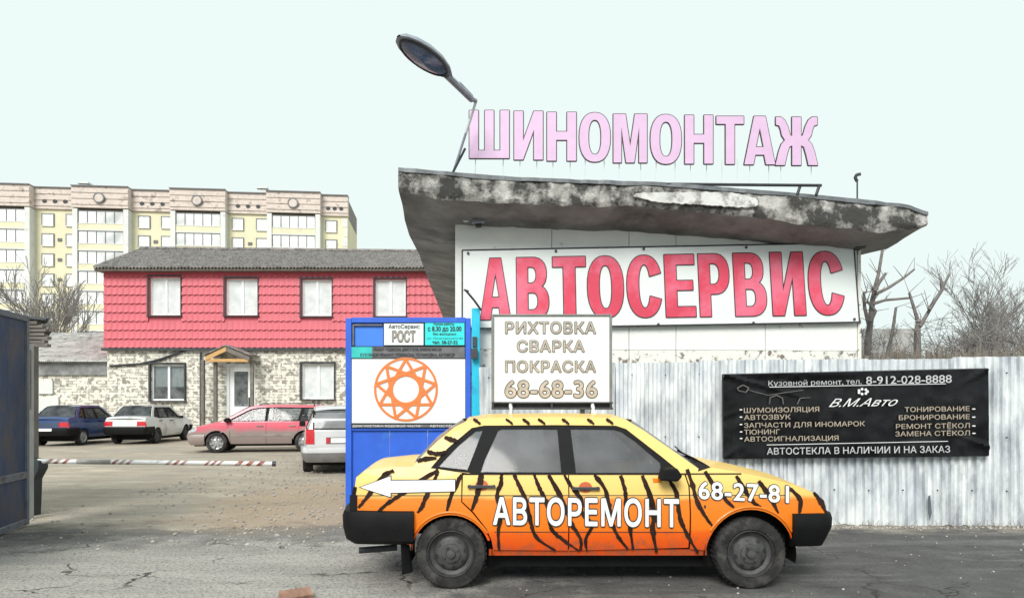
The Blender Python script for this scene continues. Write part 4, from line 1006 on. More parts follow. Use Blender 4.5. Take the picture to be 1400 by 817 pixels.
# turquoise gate post with lock and rod
tp_ = thing('gate_post', (X(650, 10.8), 10.8, 0), 'turquoise steel gate post between the blue gate and the metal fence', 'post')
bx(MB(), 645, 656, 421, 694, Y=10.8, d=.12).build('post', M['turq'], tp_, bevel=.006)
b = MB(); bx(b, 646, 652, 460, 474, Y=10.77, d=.04); b.box(X(644, 10.7), X(653, 10.7), 10.68, 10.76, Z(490, 10.7), Z(476, 10.7)); b.build('lock', M['iron'], tp_, bevel=.004)
MB().path([P(658, 424, 10.7), P(648, 410, 10.68), P(636, 396, 10.66)], .017, 6).build('stay_rod', M['iron'], tp_)
MB().path([P(634, 396, 10.66), P(641, 398, 10.66)], .014, 6).build('rod_hook', M['iron'], tp_)

# ------------------------------------------------------------------ old blue gate leaf, left edge of the picture
g0_, g1_ = Vector((-6.07, 9.17, 0)), Vector((-5.2, 5.2, 0)); gd = (g1_ - g0_).normalized(); gn = Vector((gd.y, -gd.x, 0)); GL = (g1_ - g0_).length
if gn.x < 0: gn = -gn
og = thing('old_gate', tuple(g0_), 'old dark blue rusty sheet gate standing open at the left edge', 'gate')
def gbar(s0, s1, z0, z1, nm, m, t=.05, out=0.):
    p = g0_ + gd * s0 + gn * out; q = g0_ + gd * s1 + gn * out
    return MB().slab([p + Vector((0, 0, z0)), q + Vector((0, 0, z0)), q + Vector((0, 0, z1)), p + Vector((0, 0, z1))], gn * -t).build(nm, m, og, bevel=.004)
gbar(0, .07, 0.02, 2.62, 'stile', M['old_frame'], .06, .02); gbar(GL - .07, GL, .02, 2.62, 'stile', M['old_frame'], .06, .02)
gbar(.075, GL - .075, 2.55, 2.62, 'top_rail', M['old_frame'], .06, .02); gbar(.075, GL - .075, .60, .68, 'middle_rail', M['old_frame'], .06, .02); gbar(.075, GL - .075, .02, .09, 'bottom_rail', M['old_frame'], .06, .02)
s_ = .075
while s_ < GL - .1:
    e_ = min(GL - .075, s_ + .72)
    gbar(s_ + .002, e_ - .002, .685, 2.545, 'panel', M['old_blue'], .01, 0); gbar(s_ + .002, e_ - .002, .095, .595, 'panel', M['old_blue'], .01, 0); s_ = e_
for s_ in (.79, 1.51): gbar(s_, s_ + .04, .685, 2.545, 'brace', M['old_frame'], .03, .015)
# gate pillar and derelict kiosk behind it
kp = thing('concrete_pillar', (X(39.5, 9.7), 9.7, 0), 'slim pale concrete gate pillar beside the old blue gate', 'pillar')
MB().box(X(34, 9.7), X(43.5, 9.7), 9.6, 9.75, 0, Z(470, 9.7)).build('shaft', mat('stained pale concrete', (.40, .40, .39), .9, var=.2, scale=3, bump=.4), kp, bevel=.01)
MB().box(X(36, 9.58), X(42, 9.58), 9.56, 9.595, Z(560, 9.58), Z(478, 9.58)).build('board', M['darkwood'], kp)
b = MB()
for i in range(260):
    x = rs.uniform(1.6, 7.2); p = Vector((x, 9.02 + rs.uniform(-.05, .03), 0)); q = p + Vector((rs.gauss(0, .04), rs.gauss(-.02, .03), rs.uniform(.03, .11))); b.tube(p, q, .003, .0015, 3, False)
stuff(tag(b.build('dead_weeds', M['drygrass'], recalc=False), 'short dead weeds along the foot of the metal fence', 'weeds'))
ks = thing('derelict_shed', (-7.4, 11, 0), 'derelict shed with ragged layered rusty roof edges behind the old gate', 'shed')
MB().box(-9.5, X(40, 10.0), 10.0, 10.2, 0, 2.35).build('wall', M['darkwood'], ks)
rd = random.Random(4)
for k, (px, py) in enumerate(((66, 434), (52, 444), (69, 452), (55, 462), (47, 471))):
    Yk = 9.85 + .05 * k; n = 14; b = MB(); row0, row1, row2, row3 = [], [], [], []
    for i in range(n + 1):
        y = Yk + .5 * i / n; xe = X(px, Yk) + rd.uniform(-.04, .03) - .35 * i / n; z = Z(py, Yk); x0_ = -9.6
        row0.append((x0_, y, z + .28 - .05 * k)); row1.append((xe, y, z + rd.uniform(-.015, .015))); row2.append((xe - .02, y, z - .035)); row3.append((x0_, y, z + .24 - .05 * k))
    b.grid([row0, row1, row2, row3]); b.add([row0[0], row1[0], row2[0], row3[0]], [(0, 1, 2, 3)]); b.build('roof_sheet', M['tar'] if k % 2 == 0 else M['darkwood'], ks)
for k in range(7):
    b = MB(); z = Z(440 + 5 * k, 9.9); xx = X(40 + rd.uniform(6, 26), 9.9); b.box(-7.5, xx, 9.86 + .02 * k, 9.95 + .02 * k, z - .03, z + .01, ); b.build('rafter', M['darkwood'], ks)

# boom barrier
br_ = thing('boom_barrier', (X(46, 10.), 10., 0), 'low red and white striped boom barrier across the yard entrance', 'barrier')
b = MB(); b.slab([(X(37, 10), 9.93, 0), (X(48, 10), 9.93, 0), (X(50, 10), 9.93, Z(655, 10)), (X(58, 10), 9.93, Z(640, 10)), (X(58, 10), 9.93, Z(629, 10)), (X(40, 10), 9.93, Z(625, 10)), (X(37, 10), 9.93, Z(640, 10))], (0, .2, 0))
b.build('pivot_housing', mat('dark green black iron', (.02, .028, .03), .6, var=.4, scale=8), br_, bevel=.008)
e0_, e1_ = P(52, 630, 10), P(377, 633.5, 10.4)
segs_ = [(0, .06, 0), (.06, .16, 1), (.16, .30, 2), (.30, .42, 1), (.42, .52, 0), (.52, .66, 1), (.66, .78, 0), (.78, .985, 1)]
M['old_white'] = mat('scuffed white paint', (.74, .75, .74), .5, var=.12, scale=6, stain=(.3, .27, .25), sth=.62, sscale=6)
M['old_red'] = mat('faded red paint', (.30, .09, .07), .6, var=.35, scale=9, stain=(.4, .33, .3), sth=.5, sscale=8)
M['bare_grey'] = mat('worn grey boom', (.33, .32, .30), .6, var=.3, scale=9)
def boom(t0, t1, m, nm, r=.042):
    MB().tube(e0_.lerp(e1_, t0), e0_.lerp(e1_, t1), r, r, 10).build(nm, m, br_, smooth=True)
boom(0, 1, M['old_white'], 'boom', .033)
for a, c in ((.04, .14), (.31, .40), (.535, .63), (.70, .78), (.83, .97)):
    n = 3
    for k in range(n):
        t0 = a + (c - a) * k / n; b = MB(); t1 = t0 + (c - a) / n * .5
        # slanted red bands wrapped round the tube
        ringsA = []
        d = (e1_ - e0_).normalized(); up = Vector((0, 0, 1)); sd_ = d.cross(up)
        for sh_ in (t0, t1):
            ringsA.append([e0_.lerp(e1_, sh_) + d * (.035 * math.sin(2 * math.pi * i / 12)) + (up * math.sin(2 * math.pi * i / 12) + sd_ * math.cos(2 * math.pi * i / 12)) * .0342 for i in range(13)])
        b.grid(ringsA); b.build('red_band', M['old_red'], br_, smooth=True)
boom(.16, .30, M['bare_grey'], 'sleeve', .035)
boom(.985, 1.0, M['iron'], 'end_cap', .038)

# ------------------------------------------------------------------ cars
def inside(p, poly):
    x, y = p; r = False; n = len(poly)
    for i in range(n):
        x0, y0 = poly[i]; x1, y1 = poly[(i + 1) % n]
        if (y0 > y) != (y1 > y) and x < (x1 - x0) * (y - y0) / (y1 - y0) + x0: r = not r
    return r
def panel_tris(outer, holes=(), res=.07):
    pts = []; edges = []
    for poly in (outer, *holes):
        k = len(pts); n = 0; ring = []
        for i, a in enumerate(poly):
            c = poly[(i + 1) % len(poly)]; L = math.hypot(c[0] - a[0], c[1] - a[1]); m = max(1, int(L / res))
            for j in range(m): ring.append((a[0] + (c[0] - a[0]) * j / m, a[1] + (c[1] - a[1]) * j / m))
        pts += ring; edges += [(k + i, k + (i + 1) % len(ring)) for i in range(len(ring))]
    xs = [p[0] for p in outer]; zs = [p[1] for p in outer]; nx = int((max(xs) - min(xs)) / res); nz_ = int((max(zs) - min(zs)) / res)
    allp = list(pts)
    for i in range(1, nx + 1):
        for j in range(1, nz_ + 1):
            q = (min(xs) + i * res, min(zs) + j * res)
            if inside(q, outer) and not any(inside(q, h) for h in holes) and min((q[0] - p[0]) ** 2 + (q[1] - p[1]) ** 2 for p in pts) > (res * .45) ** 2: allp.append(q)
    vs, es, fs, *_ = delaunay_2d_cdt([Vector(p) for p in allp], edges, [], 0, 1e-6)
    out = []
    for f_ in fs:
        c = (sum(vs[i].x for i in f_) / 3, sum(vs[i].y for i in f_) / 3)
        if inside(c, outer) and not any(inside(c, h) for h in holes): out.append(tuple(f_))
    return [(v.x, v.y) for v in vs], out

class CarShape:
    def __init__(s, hw, zb, rear, front, tum=.40, plan=.09):
        s.hw, s.zb, s.rear, s.front, s.tum, s.plan = hw, zb, rear, front, tum, plan
    def y(s, x, z):
        u = (x - (s.rear + s.front) / 2) / ((s.front - s.rear) / 2); u = max(-1, min(1, u))
        y = s.hw - s.plan * abs(u) ** 4
        zl = min(z, s.zb)
        y -= .055 * ((zl - .58) / .4) ** 2 if zl > .58 else .10 * ((.58 - zl) / .4) ** 2
        if z > s.zb: y -= (z - s.zb) * s.tum + .10 * (z - s.zb) ** 2
        return y
def side_part(sh_, root, name, outer, holes, m, sides=(-1, 1), off=0., res=.07, th=.02):
    vs, fs = panel_tris(outer, holes, res); out = []
    ys = [sh_.y(x, z) + off for x, z in vs]
    for sg in sides:
        b = MB(); n = len(vs)
        b.add([(x, sg * y, z) for (x, z), y in zip(vs, ys)], [f_ if sg < 0 else f_[::-1] for f_ in fs])
        # turned-in edge gives the panel its thickness
        cnt = {}
        for f_ in fs:
            for i in range(3):
                e = (f_[i], f_[(i + 1) % 3]); k = tuple(sorted(e)); cnt[k] = cnt.get(k, []) + [e]
        for k, l_ in cnt.items():
            if len(l_) == 1:
                i, j = l_[0]; a, c = vs[i], vs[j]
                b.add([(a[0], sg * ys[i], a[1]), (c[0], sg * ys[j], c[1]), (c[0], sg * (ys[j] - th), c[1]), (a[0], sg * (ys[i] - th), a[1])], [(0, 1, 2, 3)])
        bm = None; o = b.build(name, m, root, smooth=True, world=False, recalc=False); weld(o, 1e-4); out.append(o)
    return out
def weld(o, d):
    bm = bmesh.new(); bm.from_mesh(o.data); bmesh.ops.remove_doubles(bm, verts=bm.verts, dist=d); bmesh.ops.recalc_face_normals(bm, faces=bm.faces); bm.to_mesh(o.data); bm.free()
    o.data.polygons.foreach_set('use_smooth', [True] * len(o.data.polygons)); o.data.set_sharp_from_angle(angle=R(38))
def span(sh_, root, name, prof, m, crown=.03, xb=0., inset=0., n=14, lift=0., sub=4, yscale=1.):
    rows_ = []
    pr = []
    for a, c in zip(prof, prof[1:]):
        for j in range(sub): pr.append((a[0] + (c[0] - a[0]) * j / sub, a[1] + (c[1] - a[1]) * j / sub))
    pr.append(prof[-1])
    for x, z in pr:
        ye = (sh_.y(x, z) - inset) * yscale; rows_.append([(x + xb * (1 - (2 * i / n - 1) ** 2), ye * (2 * i / n - 1), z + lift + crown * (1 - (2 * i / n - 1) ** 2)) for i in range(n + 1)])
    b = MB(); b.grid(rows_); return b.build(name, m, root, smooth=True, world=False)
def endpatch(sh_, root, name, prof, xb, y0, y1, z0, z1, m, out=.01, th=.03, n=8):
    """slab following the nose or tail between y0..y1, z0..z1"""
    def xs(y, z):
        pr = sorted(prof, key=lambda p: p[1]); x = pr[0][0]
        if z >= pr[-1][1]: x = pr[-1][0]
        else:
            for (xa, za), (xc, zc) in zip(pr, pr[1:]):
                if za <= z <= zc: x = xa + (xc - xa) * (z - za) / (zc - za)
        ye = sh_.y(x, z); return x + xb * (1 - min(1, abs(y) / ye) ** 2)
    sg = 1 if xb > 0 else -1; b = MB()
    F_ = [[(xs(y0 + (y1 - y0) * i / n, z0 + (z1 - z0) * j / 3) + sg * out, y0 + (y1 - y0) * i / n, z0 + (z1 - z0) * j / 3) for i in range(n + 1)] for j in range(4)]
    B_ = [[(p[0] - sg * th, p[1], p[2]) for p in r] for r in F_]
    b.grid(F_); b.grid([F_[0], B_[0]]); b.grid([F_[-1], B_[-1]]); b.grid([[r[0] for r in F_], [r[0] for r in B_]]); b.grid([[r[-1] for r in F_], [r[-1] for r in B_]])
    o = b.build(name, m, root, world=False); weld(o, 1e-5); return o
def bumper(sh_, root, name, xend, xin, sec, m, sgn):
    """sec: (outward, z) section swept round the end of the car"""
    path = []; n = 10; ys_ = sh_.y(xin, .6)
    path.append((Vector((xin, -ys_)), Vector((0, -1)))); xc = xend - sgn * .16; yc = sh_.y(xc, .6)
    path.append((Vector((xc, -yc)), Vector((0, -1))))
    for k in range(1, 5):
        a = math.pi / 2 * k / 5; path.append((Vector((xc + sgn * .12 * math.sin(a), -(yc - .12 + .12 * math.cos(a)))), Vector((sgn * math.sin(a), -math.cos(a)))))
    for k in range(0, 9):
        t = -1 + 2 * k / 8; path.append((Vector((xend - sgn * .04 + sgn * .06 * (1 - t * t), t * (yc - .12))), Vector((sgn, 0))))
    path += [(Vector((p.x, -p.y)), Vector((q.x, -q.y))) for p, q in path[5:0:-1]] + [(Vector((path[0][0].x, -path[0][0].y)), Vector((0, 1)))]
    rows_ = []
    for p, nrm in path: rows_.append([(p.x + nrm.x * o_, p.y + nrm.y * o_, z) for o_, z in sec])
    b = MB(); b.grid(rows_); k = len(sec)
    b.add(rows_[0], [tuple(range(k))]); b.add(rows_[-1], [tuple(range(k))]); o = b.build(name, m, root, world=False); weld(o, 1e-5); return o
def wheel(root, x, y, r, w_, sg, rimm, style='steel', tiger_wheel=False):
    Mx = Matrix.Translation((x, y, r)) @ Matrix.Rotation(0 if sg < 0 else math.pi, 4, 'Z')
    rr = r * .67
    t = MB(); t.lathe([(rr * .98, w_ * .5), (rr, -.005), (rr * 1.05, -.018), (r * .86, -.022), (r * .95, -.012), (r * .985, .005), (r, .03), (r, w_ - .03), (r * .97, w_), (rr, w_)], 44, Mx)
    for i in range(44):      # tread blocks
        a = 2 * math.pi * i / 44; t.box(-.008, .008, .012, w_ - .01, r * .995, r * 1.012, Mx @ Matrix.Rotation(a, 4, 'Y'))
    to = t.build('tyre', M['rubber'], root, smooth=True, world=False)
    b = MB(); b.lathe([(rr * 1.0, -.008), (rr * .97, -.014), (rr * .93, .004), (rr * .90, .03), (rr * .74, .045), (rr * .70, .03), (rr * .60, .02), (rr * .42, .012), (rr * .40, .002), (rr * .30, -.002), (rr * .2, .0), (rr * .17, -.02), (0, -.024)], 40, Mx)
    ro = b.build('rim', rimm, to, smooth=True, world=False)
    if style == 'steel':
        if tiger_wheel and sg < 0:
            for i in range(8):
                a = 2 * math.pi * i / 8 + .2
                MB().add([Mx @ Vector((math.cos(a + da) * rr * q, .0225 if q > .6 else .0125, math.sin(a + da) * rr * q)) for q, da in ((.56, -.13), (.69, -.15), (.69, .15), (.56, .13))], [(0, 1, 2, 3)]).build('slot', M['ink'], to, world=False, recalc=False)
            for i in range(4):
                a = 2 * math.pi * i / 4 + .5
                MB().lathe([(.0, -.016), (.011, -.014), (.011, .0)], 6, Mx @ Matrix.Translation((math.cos(a) * rr * .31, 0, math.sin(a) * rr * .31))).build('wheel_bolt', M['iron'], to, world=False)
    else:
        for i in range(7):
            h = MB(); a = 2 * math.pi * i / 7; h.box(-.022, .022, -.02, .0, rr * .15, rr * .93, Mx @ Matrix.Rotation(a, 4, 'Y')); h.build('spoke', M['alloy'], to, world=False)
    return to
def arc(cx, cz, r, a0, a1, n=18): return [(cx + r * math.cos(R(a0 + (a1 - a0) * i / n)), cz + r * math.sin(R(a0 + (a1 - a0) * i / n))) for i in range(n + 1)]
def seats(root, zb):
    for x, y, w_ in ((.05, -.36, .48), (.05, .36, .48), (-.75, 0, 1.15)):
        b = MB(); b.box(x - .25, x + .25, y - w_ / 2, y + w_ / 2, .42, .60); b.box(-.08, .08, y - w_ / 2, y + w_ / 2, .0, .62, Matrix.Translation((x - .26, 0, .5)) @ Matrix.Rotation(R(-14), 4, 'Y'))
        for yy in ((y,) if w_ < 1 else (-.36, .36)): b.box(-.05, .05, yy - .13, yy + .13, .66, .86, Matrix.Translation((x - .26, 0, .5)) @ Matrix.Rotation(R(-12), 4, 'Y'))
        b.build('seat', M['seat'], root, world=False, bevel=.03)
    b = MB().box(.62, .98, -.66, .66, .62, zb - .03); b.build('dashboard', M['black'], root, world=False, bevel=.03)
    b = MB(); Mx = Matrix.Translation((.52, .36, .92)) @ Matrix.Rotation(R(62), 4, 'Z') @ Matrix.Rotation(R(0), 4, 'X')
    pts = [Vector((.52 - .06 * math.sin(a), .36 + .18 * math.cos(a), .90 + .17 * math.sin(a))) for a in [2 * math.pi * i / 20 for i in range(21)]]
    b.path(pts, .014, 6); b.tube((.52, .19, .9), (.52, .53, .9), .012); b.tube((.53, .36, .9), (.75, .36, .8), .025); b.build('steering_wheel', M['black'], root, world=False)

CARX, CARY = .73, 6.84
SEDAN = CarShape(.81, .95, -2.12, 1.92, .42, .075)
def pxz(px, py, sh_=SEDAN):
    d = 6.03; x = z = 0
    for _ in range(6):
        x = (px - 700) / F * d - CARX; z = EYE + (HZ - py) / F * d; d = CARY - sh_.y(x, z)
    return (x, z)
def poly(l): return [pxz(*p) for p in l]
RC, FCc = (pxz(617, 757)[0], .293), (pxz(1024, 757)[0], .293)
ra, fa = .325, .368
def sedan(root, paint, glassm, rimm='steel_rim', tiger=False, lights='red', garn=None):
    S = SEDAN
    ds = lambda l: [(x, z) for x, z in l]
    q = poly([(487, 652), (500, 642), (540, 638), (565, 637), (600, 641), (631, 646), (630.5, 686), (646, 701), (663, 722), (670, 738)])
    aR = arc(*RC, ra, 20, 178); q += aR + [(RC[0] - ra - .01, .36), (-2.07, .5)] + poly([(481, 700)])
    side_part(S, root, 'rear_quarter', q, (), paint)
    side_part(S, root, 'rear_door', poly([(633, 649), (632, 685), (648, 700), (665, 722), (672, 738), (674.5, 751), (776.3, 752), (776.6, 649)]), (), paint)
    side_part(S, root, 'front_door', poly([(778.2, 649), (778, 752), (941, 748), (943, 700), (941, 664), (936, 649)]), (), paint)
    fq = poly([(938, 649), (943, 664), (945, 700), (943.5, 750)]) + arc(*FCc, fa, 176, 8) + poly([(1125, 712), (1128, 697), (1114, 674), (1085, 662), (1040, 651), (1000, 643), (972, 638.5), (955, 644)])
    side_part(S, root, 'front_fender', fq, (), paint)
    b = MB()
    side_part(S, root, 'sill', [(RC[0] + ra * .97, .325), (FCc[0] - fa * .97, .325), (FCc[0] - fa * .95, .27), (RC[0] + ra * .96, .27)], (), paint, off=-.015)
    outer = poly([(565, 636.6), (578, 622), (600, 601), (622, 583), (638, 575), (665, 571.2), (760, 570), (845, 571.2), (860, 576), (880, 588), (955, 640), (953, 648.5), (900, 648.5), (770, 648.5), (655, 648.5), (600, 640.7)])
    hole = poly([(588, 640), (612, 612), (645, 584.5), (662, 581.2), (760, 580.5), (842, 581.4), (856, 586), (905, 624), (926, 641), (928, 647.6), (780, 647.6), (655, 647.6)])
    w1 = poly([(599, 637.5), (626, 609), (650, 589), (660, 588), (639, 642)]); w2 = poly([(657, 645), (663, 627), (681, 588), (686, 586), (762, 586), (767.5, 645.5)])
    w3 = poly([(780, 586), (839, 586.5), (850, 590), (869, 603), (903, 632), (904, 646), (787.5, 646)])
    side_part(S, root, 'roof_side', outer, (hole,), paint, res=.06)
    side_part(S, root, 'window_frame', hole, (w1, w2, w3), M['black'], off=-.006, res=.06)
    for w_ in (w1, w2, w3): side_part(S, root, 'side_window', w_, (), glassm, off=-.016, th=.004)
    # rubber weather strip and swage lines
    for z0, z1, nm, m, of in ((.948, .958, 'belt_strip', M['black'], .004),):
        side_part(S, root, nm, [(-1.12, z0), (1.18, z0), (1.18, z1), (-1.12, z1)], (), m, off=of, th=.01)
    hood = poly([(972, 638.5), (1000, 643), (1040, 651), (1085, 662), (1114, 674)]); span(S, root, 'hood', hood, paint, .035)
    cow = poly([(954, 643), (972, 638.5)]); span(S, root, 'cowl', cow, M['black'], .02)
    span(S, root, 'windscreen', poly([(861, 576.5), (955, 641)]), glassm, .015, .09, inset=.03, lift=-.004)
    fr2 = MB()
    span(S, root, 'roof', poly([(637, 575.5), (665, 571.2), (760, 570), (845, 571.2), (861, 576.3)]), paint, .028)
    span(S, root, 'rear_window', poly([(637, 575.5), (600, 601), (566, 636)]), glassm, .015, -.06, inset=.05, lift=-.003)
    span(S, root, 'boot_lid', poly([(566, 636.6), (540, 638), (500, 642), (487, 652)]), paint, .035)
    tail = poly([(487, 652), (482, 690)]) + [(-2.10, .5)]; span(S, root, 'tail_panel', tail, paint, 0, -.05)
    nose = poly([(1114, 674), (1128, 697), (1125, 714)]) + [(1.78, .45)]; span(S, root, 'nose_panel', nose, paint if tiger else M['black'], 0, .06)
    tl = M['red_lamp'] if lights == 'red' else M['black']
    for sg in (-1, 1):
        y0, y1 = sorted((sg * .44, sg * .735))
        endpatch(S, root, 'tail_light', tail, -.05, y0, y1, .68, .84, tl, .012)
        y0, y1 = sorted((sg * .40, sg * .68)); endpatch(S, root, 'headlight', nose, .06, y0, y1, .66, .78, M['clear_lamp'], .012)
    if tiger or 1:
        side_part(S, root, 'lamp_wrap', poly([(478.5, 676), (488.5, 676), (488.5, 701), (478, 701)]), (), tl, off=.006)
    endpatch(S, root, 'garnish', tail, -.05, -.43, .43, .69, .83, garn or (M['black'] if tiger else M['plate']), .008)
    endpatch(S, root, 'number_plate', tail, -.05, -.26, .26, .71, .81, M['plate'], .02) if garn is None else endpatch(S, root, 'number_plate', tail, -.12, -.26, .26, .54, .63, M['plate'], .05)
    endpatch(S, root, 'grille', nose, .06, -.38, .38, .66, .77, M['black'], .014)
    bumper(S, root, 'rear_bumper', -2.155, RC[0] - ra + .02, [(-.03, .655), (.035, .64), (.05, .60), (.045, .50), (.02, .40), (-.04, .36)], M['black'], -1)
    bumper(S, root, 'front_bumper', 1.965, FCc[0] + fa - .02, [(-.03, .63), (.035, .62), (.05, .575), (.045, .50), (.0, .40), (-.03, .345), (-.08, .34)], M['black'], 1)
    b = MB(); b.box(-1.45, 1.6, -.60, .60, .15, .42); b.box(-2.0, 1.8, -.56, .56, .42, .62)
    b.build('underbody', M['black'], root, world=False)
    for cx, r_ in ((RC[0], ra), (FCc[0], fa)):
        for sg in (-1, 1):
            b = MB(); pr = arc(cx, .293, r_ + .012, -12, 192, 20); b.grid([[(x, sg * (S.y(cx, .5) - .01), z) for x, z in pr], [(x, sg * .5, z) for x, z in pr]]); b.build('wheel_arch', M['black'], root, smooth=True, world=False)
    for cx in (RC[0], FCc[0]):
        for sg in (-1, 1): wheel(root, cx, sg * .785, .293, .17, sg, M[rimm], tiger_wheel=tiger)
    for px, py in ((658.5, 664.5), (800.5, 667)):
        x, z = pxz(px, py)
        for sg in (-1, 1):
            y = S.y(x, z)
            b = MB(); b.box(x - .115, x + .115, min(sg * (y + .022), sg * (y + .034)), max(sg * (y + .022), sg * (y + .034)), z - .012, z + .014); 
            for e in (-.1, .1): b.box(x + e - .012, x + e + .012, min(sg * (y - .01), sg * (y + .024)), max(sg * (y - .01), sg * (y + .024)), z - .012, z + .014)
            b.build('door_handle', M['iron'] if tiger else M['black'], root, world=False, bevel=.004)
            if tiger and sg < 0:
                side_part(S, root, 'handle_recess', [(x + .055 * math.cos(a) , z + .008 + .045 * math.sin(a)) for a in [2 * math.pi * i / 16 for i in range(16)]], (), mat('red handle recess', (.5, .09, .02), .5), sides=(-1,), off=.003, th=.004)
    for sg in (-1, 1):
        x, z = pxz(913, 646); y = S.y(x, z)
        b = MB(); mm = [Vector((x + a, 0, z + c)) for a, c in ((-.10, -.045), (.045, -.055), (.085, -.01), (.04, .055), (-.075, .05))]
        b.slab([v + Vector((0, sg * (y + .05), 0)) for v in mm], (0, sg * .13, 0)); b.box(x + .0, x + .07, min(sg * (y - .02), sg * (y + .07)), max(sg * (y - .02), sg * (y + .07)), z - .03, z + .01); b.build('door_mirror', M['black'], root, world=False, bevel=.015)
    seats(root, .95)
    b = MB()
    for y in (-.35, .35): b.path([(1.02, y, .985), (.80, y + .28, 1.10)], .009, 5); b.path([(.72, y + .02, 1.155), (.86, y + .32, 1.07)], .007, 4)
    b.build('wiper', M['black'], root, world=False)

# the striped car
tc_ = thing('striped_car', (CARX, CARY, 0), 'old four door saloon in orange and yellow with black tiger stripes and lettering', 'car')
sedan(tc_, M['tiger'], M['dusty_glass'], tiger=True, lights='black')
S = SEDAN
def crop2(u, v): return (640 + u / 3.0615, 550 + v / 3.0615)
def crop3(u, v): return (880 + u / 3.6, 590 + v / 3.6)
def crop1(u, v): return (460 + u / 3.18, 560 + v / 3.18)
STR = [[crop2(*p) for p in l] for l in (
    [(60, 300), (50, 350), (35, 400), (20, 440)], [(140, 298), (137, 340), (122, 385), (137, 470), (126, 540), (130, 618)],
    [(192, 300), (215, 350), (242, 410), (262, 500), (288, 565), (365, 618)], [(276, 300), (300, 360), (330, 420), (340, 480), (350, 530), (400, 575), (465, 620)],
    [(336, 302), (370, 360), (400, 420), (430, 500), (470, 570), (470, 618)], [(402, 302), (432, 350), (470, 400), (478, 460), (518, 510), (492, 570), (497, 620)],
    [(528, 302), (572, 360), (588, 440), (605, 510), (628, 560), (668, 612)], [(638, 304), (657, 370), (663, 440), (677, 520), (690, 614)], [(728, 304), (757, 370), (782, 470), (768, 530), (788, 615)])]
STR += [[crop3(*p) for p in l] for l in ([(-6, 225), (25, 300), (45, 400), (48, 480), (62, 594)], [(122, 232), (160, 300), (178, 420), (217, 510), (268, 596)], [(212, 182), (240, 260), (262, 340), (300, 410), (338, 462)],
    [(300, 192), (350, 270), (410, 340), (445, 372)], [(455, 215), (500, 290), (545, 350), (585, 376)], [(565, 240), (622, 320), (662, 400)], [(712, 272), (768, 330), (765, 404)], [(836, 296), (876, 350), (897, 400)])]
STR += [[crop1(*p) for p in l] for l in ([(250, 262), (200, 290), (140, 370), (95, 425)], [(445, 262), (375, 300), (268, 375), (216, 410), (176, 448)], [(440, 275), (392, 372), (372, 420), (352, 446)], [(545, 280), (500, 368), (480, 440)], [(625, 278), (610, 370), (588, 436)],
    [(470, 118), (500, 128), (530, 135)], [(352, 222), (385, 212), (436, 208)], [(395, 180), (440, 190), (475, 180)])]
STR += [[crop2(u - 8, 68), crop2(u + 8, 78), crop2(u + 22, 90)] for u in (30, 165, 235, 300, 400, 505, 585)]
stm = mat('brown black stripe paint', (.026, .014, .010), .75, var=.5, scale=6, spec=.15)
for si, l in enumerate(STR):
    pts = [Vector(p) for p in l]; fine_ = []
    for i in range(len(pts) - 1):
        p0, p1, p2, p3 = pts[max(0, i - 1)], pts[i], pts[i + 1], pts[min(len(pts) - 1, i + 2)]
        for k in range(7):
            t = k / 7; fine_.append(.5 * ((2 * p1) + (p2 - p0) * t + (2 * p0 - 5 * p1 + 4 * p2 - p3) * t * t + (3 * p1 - p0 - 3 * p2 + p3) * t ** 3))
    fine_.append(pts[-1]); rows_ = []
    for i, p in enumerate(fine_):
        q = fine_[min(i + 1, len(fine_) - 1)] - fine_[max(0, i - 1)]; nn_ = Vector((-q.y, q.x)).normalized(); tt = i / (len(fine_) - 1)
        wd = (3.0 + 1.5 * noise.noise(Vector((si * 3.1, i * .35, 0)))) * (.45 + .55 * math.sin(math.pi * min(1, max(0, tt * .8 + .18)))) * (1.0 if p.y > 590 else .7)
        wl_, wr_ = wd * (1 + .5 * noise.noise(Vector((i * .8, si, 4)))), wd * (1 + .5 * noise.noise(Vector((i * .8, si, 8))))
        row = []
        for o_ in (-wl_, 0, wr_):
            x, z = pxz(*(p + nn_ * o_)); row.append((x, -(S.y(x, z) + (.005 if z < .95 else .012)), z))
        rows_.append(row)
    MB().grid(rows_).build('stripe', stm, tc_, world=False)
# wheel arch lips
for (cx, cz), r_, a0, a1 in ((RC, ra, 30, 150), (FCc, fa, 28, 150)):
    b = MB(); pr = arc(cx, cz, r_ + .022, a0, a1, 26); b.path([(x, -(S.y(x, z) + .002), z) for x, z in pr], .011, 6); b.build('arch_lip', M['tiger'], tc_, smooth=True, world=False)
b = MB()  # thin dark strips stand in for shade in the body creases
for y0, y1, x0, x1 in ((677, 676.5, 488, 1075), (726.5, 727, 676, 940)):
    pr = [pxz(x0 + (x1 - x0) * i / 50, y0 + (y1 - y0) * i / 50) for i in range(51)]; b.path([(x, -(S.y(x, z) + .001), z) for x, z in pr], .0035, 4)
b.build('crease_shade_line', M['grey_ink'], tc_, world=False)
